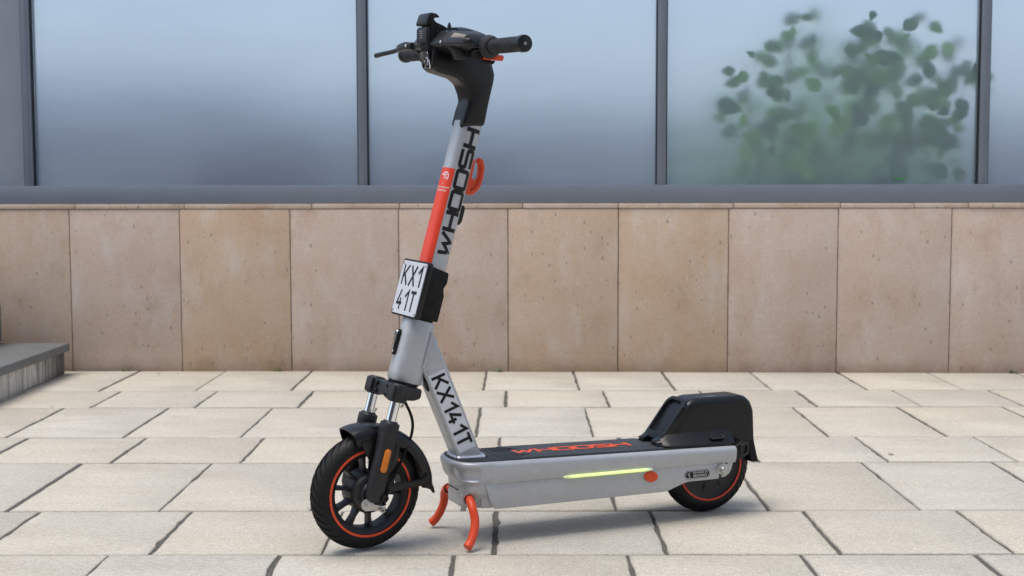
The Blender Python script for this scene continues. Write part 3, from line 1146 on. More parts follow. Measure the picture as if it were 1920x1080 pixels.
mk('front_cover', slab(mat_outline(0.6015, 0.7155, 0.0785, True), -0.004, 0.0022), 'mat', deck, bevel=0.0012)
deck_mat = mk('deck_mat', slab(mat_outline(0.100, 0.5995, 0.0785, False), -0.004, 0.0020), 'mat', deck, bevel=0.0010)
# fine diagonal ridges on the black front of the mat
rv = []
for k in range(17):
    s_ = 0.590 - 0.0055 * k
    for sg in (1, -1):
        for q in range(1):
            w0, w1 = sg * 0.020, sg * 0.074
            rv.append(slab([(s_, w0), (s_ - 0.0016, w0), (s_ - 0.0016 + 0.010, w1), (s_ + 0.010, w1)] if s_ + 0.010 < 0.598 else [(s_, w0), (s_ - 0.0016, w0), (s_ - 0.0016, w0 + sg * 0.01), (s_, w0 + sg * 0.01)], 0.0018, 0.0027))
o = mk('ridge', join(*rv), 'mat', deck_mat)
o['kind'] = 'stuff'
# raised grey grip pad: spine plus slanted ribs
spine = [(0.555, 0.0), (0.550, 0.014), (0.535, 0.029), (0.118, 0.029), (0.118, -0.029), (0.535, -0.029), (0.550, -0.014)]
mk('pad_spine', slab(spine, 0.0016, 0.0038), 'pad', deck_mat, bevel=0.0006, seg=1)
for sg in (1, -1):
    for k in range(21):
        s_ = 0.512 - 0.0186 * k
        g_ = 0.0019
        q = [(s_, sg * 0.0298), (s_ - 0.0186 + g_, sg * 0.0298), (s_ - 0.0186 + g_ + 0.048, sg * 0.0745), (s_ + 0.048, sg * 0.0745)]
        if sg < 0:
            q = q[::-1]
        mk('pad_rib', slab(q, 0.0016, 0.0038), 'pad', deck_mat, bevel=0.0005, seg=1)
stx, wtx = text_strokes('WHOOSH', WIDE, 0.22)
SX, SY = 0.312 / wtx, 0.034
tx = glyph_mesh(stx, 0.27, lambda a, b_, h: (0.540 - a * SX, 0.016 - b_ * SY, zt(0.540 - a * SX) + 0.0041 + h))
mk('lettering', tx, 'deck_print', deck_mat)

# side light, button, maker badge, axle
for sg in (1, -1):
    stz = lambda s_: 0.1405 + 0.0062 * s_
    lens = []
    for s_, hh in ((0.452, 0.0004), (0.446, 0.0034), (0.440, 0.0036), (0.30, 0.0036), (0.214, 0.0036), (0.208, 0.0030), (0.2045, 0.0004)):
        c = stz(s_) + 0.0030
        lens.append([(s_, sg * 0.0850, c - hh), (s_, sg * 0.0905, c - hh), (s_, sg * 0.0922, c - hh * 0.5), (s_, sg * 0.0926, c), (s_, sg * 0.0922, c + hh * 0.6), (s_, sg * 0.0912, c + hh), (s_, sg * 0.0850, c + hh)])
    mk('side_light', loft(lens), 'led', deck, sharp=60)
    hexa = [(0.208 + a_, 0.1255 + b_ + 0.05 * a_) for a_, b_ in superell(0.0195, 0.0140, 28, 1.75)]
    mk('button', prism(hexa, sg * 0.0830, sg * 0.0890), 'orange', deck, bevel=0.0016, seg=3)
    nut = lathe([(0.0001, 0), (0.0132, 0), (0.0132, 0.0025), (0.0110, 0.0029), (0.0110, 0.0060), (0.0090, 0.0064), (0.0090, 0.0160), (0.0075, 0.0190), (0.004, 0.0200), (0.0001, 0.0202)], (0.004, 0, 0.127), 'y', 24)
    nut = ([(a, sg * (0.0838 + b_), c) for a, b_, c in nut[0]], nut[1])
    mk('axle_nut', nut, 'steel', deck)
    mk('pin_hole', disc((-0.0135, sg * 0.0838, 0.1420), 0.0042, -0.0006, 0.0006, 14), 'ink', deck)


def badge_pt(a, b_, h):
    return (0.073 - a, 0.0842 + h, 0.1190 + b_)


bo = rrect(-0.037, 0.037, -0.0105, 0.0105, 0.0098, 5)
bd = mk('badge', ([badge_pt(a, b_, 0.0) for a, b_ in bo] + [badge_pt(a, b_, -0.0008) for a, b_ in bo],
                  [list(range(len(bo))), list(range(2 * len(bo) - 1, len(bo) - 1, -1))] + [[i, (i + 1) % len(bo), (i + 1) % len(bo) + len(bo), i + len(bo)] for i in range(len(bo))]), 'ink', deck)
prn = glyph_mesh([(rrect(-0.0352, 0.0352, -0.0088, 0.0088, 0.0082, 4), True), ([(-0.0300, 0.0020), (-0.0215, 0.0040)], False), ([(-0.0262, 0.0030), (-0.0245, -0.0045), (-0.0222, -0.0070)], False),
                  ([(-0.0228, 0.0030), (-0.0222, -0.0068)], False), ([(-0.0222, 0.0066), (-0.0214, 0.0078)], False)], 0.0008, lambda a, b_, h: badge_pt(a, b_, 0.0004 + h))
fm = font_mesh('POWERED BY', 0.0056)
fm2 = font_mesh('SEGWAY', 0.0084)
prn = join(prn, ([badge_pt(0.0085 + a * 1.25, 0.0042 + b_, 0.0005) for a, b_, c in fm[0]], fm[1]), ([badge_pt(0.0085 + a * 1.25, -0.0032 + b_, 0.0005) for a, b_, c in fm2[0]], fm2[1]))
mk('print', prn, 'white', bd)

# ---------------- rear wheel
rw = empty('rear_wheel', SC)


A0 = math.acos(0.90)


def tyre_prof(r0, r1, hw):
    out = []
    for k in range(15):
        a = math.pi * k / 14
        a = A0 + (math.pi - 2 * A0) * k / 14
        q_ = (math.sin(a) - math.sin(A0)) / (1 - math.sin(A0))
        out.append((r0 + (r1 - r0) * max(q_, 0.0) ** 0.62, -1.04 * hw * math.cos(a)))
    return [(r0 - 0.006, -0.80 * hw)] + out + [(r0 - 0.006, 0.80 * hw)]


def wheel(parent, c, R1, Rr, hw, xf, spokes, groove):
    prof = tyre_prof(Rr + 0.0035, R1, hw)
    mk('tyre', lathe(prof, c, 'y', 96, closed=True), 'rubber', parent, xf=xf, sharp=60)
    # slanted tread blocks, one mesh: too many to pick apart
    tv = []
    nb = 36

    def surf(lat, ang, lift):
        # point on the tyre at lateral fraction lat (-1..1)
        ca = max(-1, min(1, lat))
        sa = max(0.0, (math.sqrt(max(0.0, 1 - ca * ca)) - math.sin(A0)) / (1 - math.sin(A0)))
        rr = (Rr + 0.0035) + (R1 - Rr - 0.0035) * sa ** 0.62 + lift * (0.35 + 0.65 * sa)
        return (c[0] + rr * math.cos(ang), c[1] + hw * 1.04 * ca + lift * ca * 0.7, c[2] + rr * math.sin(ang))
    for k in range(nb):
        for sg in (1, -1):
            a0 = 2 * math.pi * (k + (0.5 if sg < 0 else 0)) / nb
            wdt = 2 * math.pi / nb * 0.60
            rows_ = []
            for i in range(6):
                f_ = i / 5
                lat = sg * (0.03 + 0.80 * f_)
                aa = a0 - groove * (0.22 * f_ ** 0.8)
                taper = wdt * (1 - 0.45 * f_ * f_)
                rows_.append((lat, aa, taper))
            top = [[surf(l, a - t_ / 2, 0.0026), surf(l, a + t_ / 2, 0.0026)] for l, a, t_ in rows_]
            bot = [[surf(l, a - t_ / 2, -0.001), surf(l, a + t_ / 2, -0.001)] for l, a, t_ in rows_]
            rings_ = [[top[i][0], top[i][1], bot[i][1], bot[i][0]] for i in range(6)]
            tv.append(loft(rings_))
    o = mk('tread', join(*tv), 'rubber', parent, xf=xf, sharp=40)
    o['kind'] = 'stuff'
    if spokes:
        rim = [(Rr + 0.001, -hw * 0.93), (Rr + 0.001, -hw * 0.8), (Rr - 0.004, -hw * 0.86), (Rr - 0.0075, -hw * 0.80), (Rr - 0.016, -hw * 0.55), (Rr - 0.0175, 0), (Rr - 0.016, hw * 0.55),
               (Rr - 0.0075, hw * 0.80), (Rr - 0.004, hw * 0.86), (Rr + 0.001, hw * 0.8), (Rr + 0.001, hw * 0.93), (Rr + 0.004, hw * 0.5), (Rr + 0.004, -hw * 0.5)]
        mk('rim', lathe(rim, c, 'y', 72, closed=True), 'dark_grey', parent, xf=xf, sharp=40)
    else:
        mk('rim', lathe([(0.0001, -hw * 0.72), (0.045, -hw * 0.74), (0.060, -hw * 0.66), (Rr - 0.008, -hw * 0.78), (Rr + 0.001, -hw * 0.86), (Rr + 0.001, hw * 0.86), (Rr - 0.008, hw * 0.78), (0.060, hw * 0.66), (0.045, hw * 0.74), (0.0001, hw * 0.72)], c, 'y', 72), 'dark_grey', parent, xf=xf, sharp=40)
        for k in range(8):
            a = 2 * math.pi * (k + 0.3) / 8
            for sg in (1, -1):
                mk('web', tube([(c[0] + r_ * math.cos(a), c[1] + sg * hw * 0.70, c[2] + r_ * math.sin(a)) for r_ in (0.048, 0.070, Rr - 0.010)], 0.0022, 6), 'dark_grey', parent, xf=xf)
    for sg in (1, -1):
        ring = [(Rr - 0.0026, sg * hw * 0.90), (Rr - 0.0026, sg * hw * 0.97), (Rr + 0.0028, sg * hw * 0.97), (Rr + 0.0028, sg * hw * 0.90)]
        mk('rim_stripe', lathe(ring, c, 'y', 96, closed=True), 'orange' if spokes else 'orange_dull', parent, xf=xf, sharp=40)


wheel(rw, (0.0, 0.0, 0.1262), 0.1245, 0.0915, 0.030, None, False, 1)
mk('axle', tube([(0.002, -0.082, 0.1265), (0.002, 0.082, 0.1265)], 0.006, 12), 'steel', rw)

# ---------------- rear mudguard housing
rf = empty('rear_housing', SC)
prof = [(0.1530, 0.198), (0.1400, 0.216), (0.1150, 0.250), (0.0930, 0.280), (0.0810, 0.2930), (0.0680, 0.3010), (0.0520, 0.3050), (-0.0800, 0.3050), (-0.0970, 0.3015), (-0.1100, 0.2910), (-0.1165, 0.2750), (-0.1180, 0.2500), (-0.1190, 0.2180), (-0.1195, 0.1900)]
# arched cross-sections along the length
rings = []
HWB, HWT, CR = 0.0475, 0.0455, 0.0165
for s_, top in prof:
    cr = min(CR, max(0.004, (top - 0.190) * 0.6))
    sec = [(-HWB, 0.186), (-(HWB + (HWT - HWB) * 0.6), 0.186 + (top - cr - 0.186) * 0.6), (-HWT, top - cr)]
    for k in range(1, 9):
        a = math.pi - math.pi / 2 * k / 8
        sec.append((-(HWT - cr) + cr * math.cos(a), top - cr + cr * math.sin(a)))
    sec += [(-x, z) for x, z in sec[::-1]]
    rings.append([(s_, x, z) for x, z in sec])
mk('shell', loft(rings), 'black', rf, sharp=50)
# rim standing proud of the sloping front face
P0, P1 = Vector((0.1545, 0, 0.2030)), Vector((0.0770, 0, 0.3025))
up_ = (P1 - P0).normalized()
nrm = Vector((up_.z, 0, -up_.x))
Ls = (P1 - P0).length


def arch(hw, l0, l1, r):
    out = [(-hw, l0), (-hw, l1 - r)]
    for k in range(1, 8):
        a = math.pi - math.pi / 2 * k / 8
        out.append((-hw + r + r * math.cos(a), l1 - r + r * math.sin(a)))
    out.append((-hw + r, l1))
    return out + [(-x, y_) for x, y_ in out[::-1]]


ao, ai = arch(0.0465, 0.0, Ls, 0.026), arch(0.0375, 0.020, Ls - 0.010, 0.022)
fp = lambda q, h: tuple(P0 + up_ * q[1] + Vector((0, q[0], 0)) + nrm * h)
n_ = len(ao)
V = [fp(q, -0.012) for q in ao] + [fp(q, 0.005) for q in ao] + [fp(q, 0.006) for q in ai] + [fp(q, -0.0035) for q in ai]
F = []
for k in range(3):
    for i in range(n_):
        j = (i + 1) % n_
        F.append([k * n_ + i, k * n_ + j, (k + 1) * n_ + j, (k + 1) * n_ + i])
F.append([3 * n_ + i for i in range(n_)])
mk('front_rim', (V, F), 'black', rf, bevel=0.0015, seg=2)
# low shelf skirts with the charging port
for sg in (1, -1):
    secs = []
    for s_, hw0, hw1, zz in ((0.172, 0.046, 0.040, 0.2035), (0.160, 0.062, 0.044, 0.2080), (0.142, 0.0755, 0.0465, 0.2200), (0.0, 0.0775, 0.0465, 0.2205), (-0.038, 0.0775, 0.0465, 0.2210), (-0.046, 0.073, 0.0465, 0.2225)):
        b0 = zt(s_) + 0.0015
        secs.append([(s_, sg * 0.020, b0), (s_, sg * hw0, b0), (s_, sg * hw0, b0 + 0.0045), (s_, sg * (hw0 - 0.0035), b0 + 0.0085), (s_, sg * (hw1 + 0.010), (b0 + 0.012 + zz) / 2 - 0.002), (s_, sg * hw1, zz), (s_, sg * 0.020, zz)])
    mk('skirt', loft(secs), 'black', rf, bevel=0.001, seg=2, sharp=40)
# charging port on the near skirt
po = rrect(-0.021, 0.021, -0.0062, 0.0062, 0.006, 4)
pi_ = rrect(-0.014, 0.014, -0.0032, 0.0032, 0.003, 4)
pc, pu, pn = Vector((0.004, 0.0665, 0.2055)), Vector((0, -0.80, 0.60)), Vector((0, 0.60, 0.80))
pp = lambda q, h: tuple(pc + Vector((-q[0], 0, 0)) + pu * q[1] + pn * h)
V = [pp(q, -0.001) for q in po] + [pp(q, 0.0030) for q in po] + [pp(q, 0.0030) for q in pi_] + [pp(q, 0.0008) for q in pi_]
n_ = len(po)
F = [[k * n_ + i, k * n_ + (i + 1) % n_, (k + 1) * n_ + (i + 1) % n_, (k + 1) * n_ + i] for k in range(3) for i in range(n_)] + [[3 * n_ + i for i in range(n_)]]
mk('charging_port', (V, F), 'dark_grey', rf, sharp=30)
# rear frame clamp and mudflap
for sg in (1, -1):
    mk('end_cap', prism([(-0.0405, 0.1815), (-0.0405, 0.1440), (-0.060, 0.1475), (-0.074, 0.1580), (-0.076, 0.1900), (-0.062, 0.1960)], sg * 0.040, sg * 0.0865), 'black', rf, bevel=0.003, seg=2)
    lo_ = [(-0.0520, 0.1860), (-0.0760, 0.1930), (-0.0760, 0.1600), (-0.0520, 0.1520)]
    li_ = [(-0.0580, 0.1800), (-0.0710, 0.1840), (-0.0710, 0.1660), (-0.0580, 0.1600)]
    V = [(a, sg * 0.0850, b_) for a, b_ in lo_] + [(a, sg * 0.0905, b_) for a, b_ in lo_] + [(a, sg * 0.0905, b_) for a, b_ in li_] + [(a, sg * 0.0868, b_) for a, b_ in li_]
    F = [[k * 4 + i, k * 4 + (i + 1) % 4, (k + 1) * 4 + (i + 1) % 4, (k + 1) * 4 + i] for k in range(3) for i in range(4)]
    mk('latch_loop', (V, F), 'dark_grey', rf, bevel=0.0006, seg=1)
flap = []
for s_, z, hw in ((-0.100, 0.225, 0.046), (-0.116, 0.200, 0.0465), (-0.124, 0.170, 0.046), (-0.131, 0.145, 0.0445), (-0.137, 0.126, 0.0430)):
    flap.append([(s_ + 0.006, -hw, z), (s_ - 0.0, -hw, z), (s_ - 0.004, -hw * 0.6, z), (s_ - 0.005, 0, z), (s_ - 0.004, hw * 0.6, z), (s_, hw, z), (s_ + 0.020, hw, z + 0.001), (s_ + 0.020, -hw, z + 0.001)])
mk('mudflap', loft(flap), 'black_flat', rf, sharp=40)
tl = mk('tail_lamp', prism([(-0.112, 0.236), (-0.121, 0.236), (-0.1235, 0.256), (-0.1165, 0.262)], -0.030, 0.030), 'orange_dull', rf, bevel=0.002)
# faint white print on the crest
mk('print', ([(0.000 - a, 0.020 - b_ * 0.8, 0.30525) for a, b_, c in glyph_mesh([([(-0.020, 0), (-0.016, 0)], False), ([(-0.010, 0), (0.018, 0)], False)], 0.003, lambda a, b_, h: (a, b_, 0))[0]],
             glyph_mesh([([(-0.020, 0), (-0.016, 0)], False), ([(-0.010, 0), (0.018, 0)], False)], 0.003, lambda a, b_, h: (a, b_, 0))[1]), 'decal', rf)

# ---------------- kickstand
ks = empty('kickstand', SC)
for sg in (1, -1):
    path = smooth_path([(0.684, sg * 0.050, 0.110), (0.689, sg * 0.075, 0.109), (0.690, sg * 0.094, 0.094), (0.688, sg * 0.104, 0.068), (0.694, sg * 0.112, 0.043), (0.705, sg * 0.119, 0.022), (0.716, sg * 0.124, 0.0115)], 6)
    mk('leg', tube(path, [0.0103] * (len(path) - 5) + [0.0104, 0.0107, 0.0110, 0.0110, 0.0102], 16), 'orange', ks, sharp=50)
mk('hinge_block', box(0.658, 0.700, -0.046, 0.046, 0.086, 0.118), 'silver_cast', ks, bevel=0.005, seg=3)

# ---------------- head tube and down tube
ht = []
for t_, k in ((-0.004, 0.94), (0.0, 1.0), (0.020, 1.0), (0.10, 0.975), (0.140, 0.96), (0.1445, 0.93)):
    ht.append([tuple(sp(a * k, b_ * k, t_)) for a, b_ in superell(0.0385, 0.0365, 44, 2.9)])
head = mk('head_tube', loft(ht), 'silver', SC, sharp=40)
mk('lower_bearing', lathe([(0.0001, 0), (0.036, 0), (0.036, 0.006), (0.0001, 0.006)], (0, 0, 0), 'z', 32), 'black_flat', head, xf=lambda p: sp(p.x, p.y, p.z - 0.0105))
mk('upper_bearing', lathe([(0.0001, 0), (0.033, 0), (0.033, 0.007), (0.0001, 0.007)], (0, 0, 0), 'z', 32), 'black_flat', head, xf=lambda p: sp(p.x, p.y, p.z + 0.1435))
# front reflector on the head tube
ro = rrect(-0.0095, 0.0095, -0.031, 0.031, 0.0094, 6)
n_ = len(ro)
V = [sp(0.030, a, 0.083 + b_) for a, b_ in ro] + [sp(0.0440, a, 0.083 + b_) for a, b_ in ro] + [sp(0.0465, a * 0.85, 0.083 + b_ * 0.95) for a, b_ in ro]
F = [[k * n_ + i, k * n_ + (i + 1) % n_, (k + 1) * n_ + (i + 1) % n_, (k + 1) * n_ + i] for k in range(2) for i in range(n_)] + [[2 * n_ + i for i in range(n_)]]
mk('reflector_mount', (V, F), 'black', head, sharp=40)
V = [sp(0.0462, a * 0.80, 0.083 + b_ * 0.93) for a, b_ in ro] + [sp(0.0485, a * 0.70, 0.083 + b_ * 0.90) for a, b_ in ro]
F = [[i, (i + 1) % n_, (i + 1) % n_ + n_, i + n_] for i in range(n_)] + [[n_ + i for i in range(n_)]]
mk('white_reflector', (V, F), 'chrome', head, sharp=40)

DT = [(0.800, 0.492), (0.7635, 0.5085), (0.7570, 0.4990), (0.6365, 0.196), (0.6985, 0.196), (0.7885, 0.4180), (0.8000, 0.4000), (0.8150, 0.4300)]
dt = mk('down_tube', prism(DT, -0.0315, 0.0315), 'silver', SC, bevel=0.0065, seg=4, sharp=40)
mk('gusset', prism([(0.800, 0.420), (0.786, 0.421), (0.7835, 0.383), (0.800, 0.380)], -0.022, 0.022), 'silver', dt, bevel=0.002)
mk('cable_grommet', lathe([(0.0001, -0.003), (0.013, -0.003), (0.015, 0.0), (0.013, 0.003), (0.0001, 0.003)], (0, 0, 0), 'z', 24), 'black_flat', dt,
   xf=lambda p: Vector((0.7760, 0.010, 0.3860)) + Vector((0.927, 0, -0.375)) * p.z + Vector((0.375, 0, 0.927)) * (p.x * 1.6) + Vector((0, 1, 0)) * p.y)
# weld beads
for sg in (1, -1):
    a, b_ = Vector((0.7640, sg * 0.0310, 0.5060)), Vector((0.7870, sg * 0.0325, 0.4235))
    n_ = 96
    path = [a.lerp(b_, i / n_) for i in range(n_ + 1)]
    rad = [0.0036 + 0.0011 * (1 - ((i % 4) / 3.0)) for i in range(n_ + 1)]
    rad[:5] = [0.0052] * 5
    rad[-6:] = [0.0054] * 6
    mk('weld_bead', tube(path, rad, 10), 'silver', dt, sharp=80)
    mk('rivet', disc((0.7735, sg * 0.0318, 0.4130), 0.0050, -0.0008, 0.0012, 20), 'silver', dt)
bc = [(0.6345, 0.0335), (0.7010, 0.0335), (0.7035, 0.0), (0.7010, -0.0335), (0.6345, -0.0335), (0.632, 0)]
path = []
for i in range(6):
    p_, q_ = Vector(bc[i]), Vector(bc[(i + 1) % 6])
    for k in range(24):
        r_ = p_.lerp(q_, k / 24)
        path.append((r_.x, r_.y, zt(r_.x) + 0.0030))
path.append(path[0])
mk('base_weld', tube(path, [0.0050 + 0.0012 * random.random() for _ in path], 8, cap=False), 'weld', dt, sharp=80)
# number decal
D00, D01, D11, D10 = Vector((0.7770, 0.404)), Vector((0.7335, 0.4200)), Vector((0.6560, 0.2305)), Vector((0.6990, 0.2130))


def dec(a, b_, h):
    p_ = D00.lerp(D10, a).lerp(D01.lerp(D11, a), b_)
    return (p_.x, 0.0317 + h, p_.y)


q = rrect(0.0, 1.0, 0.02, 0.98, 0.02, 2)
n_ = len(q)
dcl = mk('decal', ([dec(a, b_, 0.0004) for a, b_ in q] + [dec(a, b_, -0.0004) for a, b_ in q], [list(range(n_)), list(range(2 * n_ - 1, n_ - 1, -1))] + [[i, (i + 1) % n_, (i + 1) % n_ + n_, i + n_] for i in range(n_)]), 'decal', dt)
stn, wtn = text_strokes('KX141T', NARROW, 0.17)
mk('lettering', glyph_mesh(stn, 0.175, lambda a, b_, h: dec(0.055 + 0.885 * a / wtn, 0.11 + 0.78 * b_, 0.0006 + h)), 'ink', dcl)

# ---------------- stem (turns with the bars)
SA, SB_ = 0.0315, 0.0265
rings = []
for t_, k in ((0.120, 1.0), (0.30, 1.0), (0.45, 1.0), (0.6235, 1.0)):
    rings.append([tuple(sp(a * k, b_ * k, t_)) for a, b_ in superell(SA, SB_, 48, 2.9)])
stem = mk('stem', loft(rings), 'silver', SC, xf=steer, sharp=40)


def side_y(x):
    return SB_ * max(0.0, 1 - abs(min(0.999, abs(x / SA))) ** 2.9) ** (1 / 2.9)


TS = 0.300 / wtx
LH = 0.0300
mk('lettering', glyph_mesh(stx, 0.27, lambda a, b_, h: sp(-0.0195 + LH * b_, side_y(-0.0195 + LH * b_) + 0.00045 + h, 0.310 + a * TS), sub=4), 'ink', stem, xf=steer)
# orange sleeve sticker round the front
ang = []
for k in range(25):
    t_ = -math.pi * 0.36 + math.pi * 0.72 * k / 24
    c, s_ = math.cos(t_), math.sin(t_)
    ang.append(((SA + 0.0005) * abs(c) ** (2 / 2.9), (SB_ + 0.0005) * math.copysign(abs(s_) ** (2 / 2.9), s_)))
mk('sticker', loft([[tuple(sp(a, b_, t_)) for a, b_ in ang] for t_ in (0.24, 0.38, 0.5085)], cap=False, closed=False), 'sticker', stem, xf=steer, sharp=60)


def wrap(u_, t_, h):
    """arc length u_ from the front crest (+ towards near side) to a point on the sticker"""
    th = u_ / 0.0300
    c, s_ = math.cos(th), math.sin(th)
    return sp((SA + 0.0007 + h) * abs(c) ** (2 / 2.9), (SB_ + 0.0007 + h) * math.copysign(abs(s_) ** (2 / 2.9), s_), t_)


def arc(cx_, cy_, r_, a0, a1, n=14):
    return [(cx_ + r_ * math.cos(R(a0 + (a1 - a0) * i / n)), cy_ + r_ * math.sin(R(a0 + (a1 - a0) * i / n))) for i in range(n + 1)]


em = [(arc(0, 0, 0.0100, 165, -38, 18) + [(-0.0045, -0.0185)], False), (arc(0, 0, 0.0046, 200, 30, 10), False), (arc(0, 0, 0.0046, -130, 0, 8), False)]
emb = glyph_mesh(em, 0.0023, lambda a, b_, h: wrap(0.0095 + a, 0.487 + b_, h))
f1, f2 = font_mesh('московский', 0.0066), font_mesh('транспорт', 0.0066)
emb = join(emb, ([wrap(0.0105 + a, 0.4610 + b_, 0.0002) for a, b_, c in f1[0]], f1[1]), ([wrap(0.0085 + a, 0.4535 + b_, 0.0002) for a, b_, c in f2[0]], f2[1]))
mk('emblem', emb, 'white', stem, xf=steer)
mk('set_screw', lathe([(0.0001, 0.0), (0.0045, 0.0), (0.0045, 0.0015), (0.003, 0.0026), (0.0001, 0.0026)], (0, 0, 0), 'z', 14), 'ink', stem,
   xf=lambda p: steer(sp(0.026, 0.0205, 0.611) + (E1 * 0.55 + E2 * 0.83) * p.z + E2.cross(AXD) * 0 + AXD * p.x + (E1 * 0.83 - E2 * 0.55) * p.y))
# bag hook behind the stem
hk = empty('bag_hook', SC)
back = lambda t_: -SA
mk('mount', ax_poly([(-0.0295, 0.545), (-0.0365, 0.548), (-0.0400, 0.520), (-0.0400, 0.475), (-0.0360, 0.463), (-0.0295, 0.463)], -0.0100, 0.0100), 'orange', hk, bevel=0.002, seg=3, xf=steer)
hp = smooth_path([sp(-0.0340, 0, 0.474), sp(-0.0470, 0, 0.4680), sp(-0.0590, 0, 0.4780), sp(-0.0650, 0, 0.4960), sp(-0.0650, 0, 0.5220), sp(-0.0580, 0, 0.5440), sp(-0.0470, 0, 0.5480)], 5)
mk('hook', tube(hp, [0.0066] * 6 + [0.0074] * (len(hp) - 11) + [0.0078, 0.0078, 0.0076, 0.007, 0.005], 14, flat=(1.6, 1.0)), 'orange', hk, xf=steer, sharp=60)
mk('web', ax_poly([(-0.0380, 0.470), (-0.0540, 0.474), (-0.0620, 0.492), (-0.0600, 0.505), (-0.0500, 0.500), (-0.0380, 0.506)], -0.0045, 0.0045), 'orange', hk, bevel=0.0015, xf=steer)
mk('rear_sensor', ax_poly([(-0.0290, 0.432), (-0.0400, 0.434), (-0.0430, 0.424), (-0.0430, 0.396), (-0.0390, 0.386), (-0.0290, 0.384)], -0.0115, 0.0115), 'black', SC, bevel=0.003, seg=3, xf=steer)

# ---------------- number plate
npx = empty('number_plate', SC)
PT0, PT1, PW = 0.1440, 0.2795, 0.0640     # along the axis, half width
PXF = 0.0445
po = rrect(-PW, PW, PT0, PT1, 0.009, 4)
n_ = len(po)
V = [sp(PXF - 0.013, a, b_) for a, b_ in po] + [sp(PXF, a, b_) for a, b_ in po]
F = [list(range(n_ - 1, -1, -1)), [n_ + i for i in range(n_)]] + [[i, (i + 1) % n_, (i + 1) % n_ + n_, i + n_] for i in range(n_)]
mk('tray', (V, F), 'black', npx, bevel=0.0012, xf=steer)
mk('housing', ax_poly([(PXF - 0.012, 0.2760), (-0.031, 0.2680), (-0.0330, 0.2440), (-0.0270, 0.2290), (-0.0330, 0.2130), (-0.0330, 0.1490), (PXF - 0.012, 0.1500)], -0.0335, 0.0335), 'black_flat', npx, bevel=0.004, seg=2, xf=steer)
pf = rrect(-PW + 0.0045, PW - 0.0045, PT0 + 0.0045, PT1 - 0.0045, 0.007, 4)
V = [sp(PXF - 0.001, a, b_) for a, b_ in pf] + [sp(PXF + 0.0012, a, b_) for a, b_ in pf]
face = mk('plate_face', (V, F), 'plate', npx, xf=steer)
for txt, tb in (('KX1', 0.2175), ('41T', 0.1580)):
    ss, sw = text_strokes(txt, NARROW, 0.24)
    kx = 0.0920 / sw
    if txt == '41T':
        kx = 0.0880 / sw
    # the viewer ahead of the plate reads from the scooter's right to its left
    mk('lettering', glyph_mesh(ss, 0.15, lambda a, b_, h: sp(PXF + 0.0014 + h, -0.0450 + a * kx, tb + b_ * 0.0480)), 'ink', face, xf=steer)
for a in (-PW + 0.010, PW - 0.010):
    for b_ in (PT0 + 0.011, PT1 - 0.011):
        mk('screw', lathe([(0.0001, 0), (0.0034, 0), (0.0030, 0.0016), (0.0001, 0.0024)], (0, 0, 0), 'z', 12), 'steel', npx, xf=lambda p: steer(sp(PXF + 0.001 + p.z, a + p.x, b_ + p.y)))

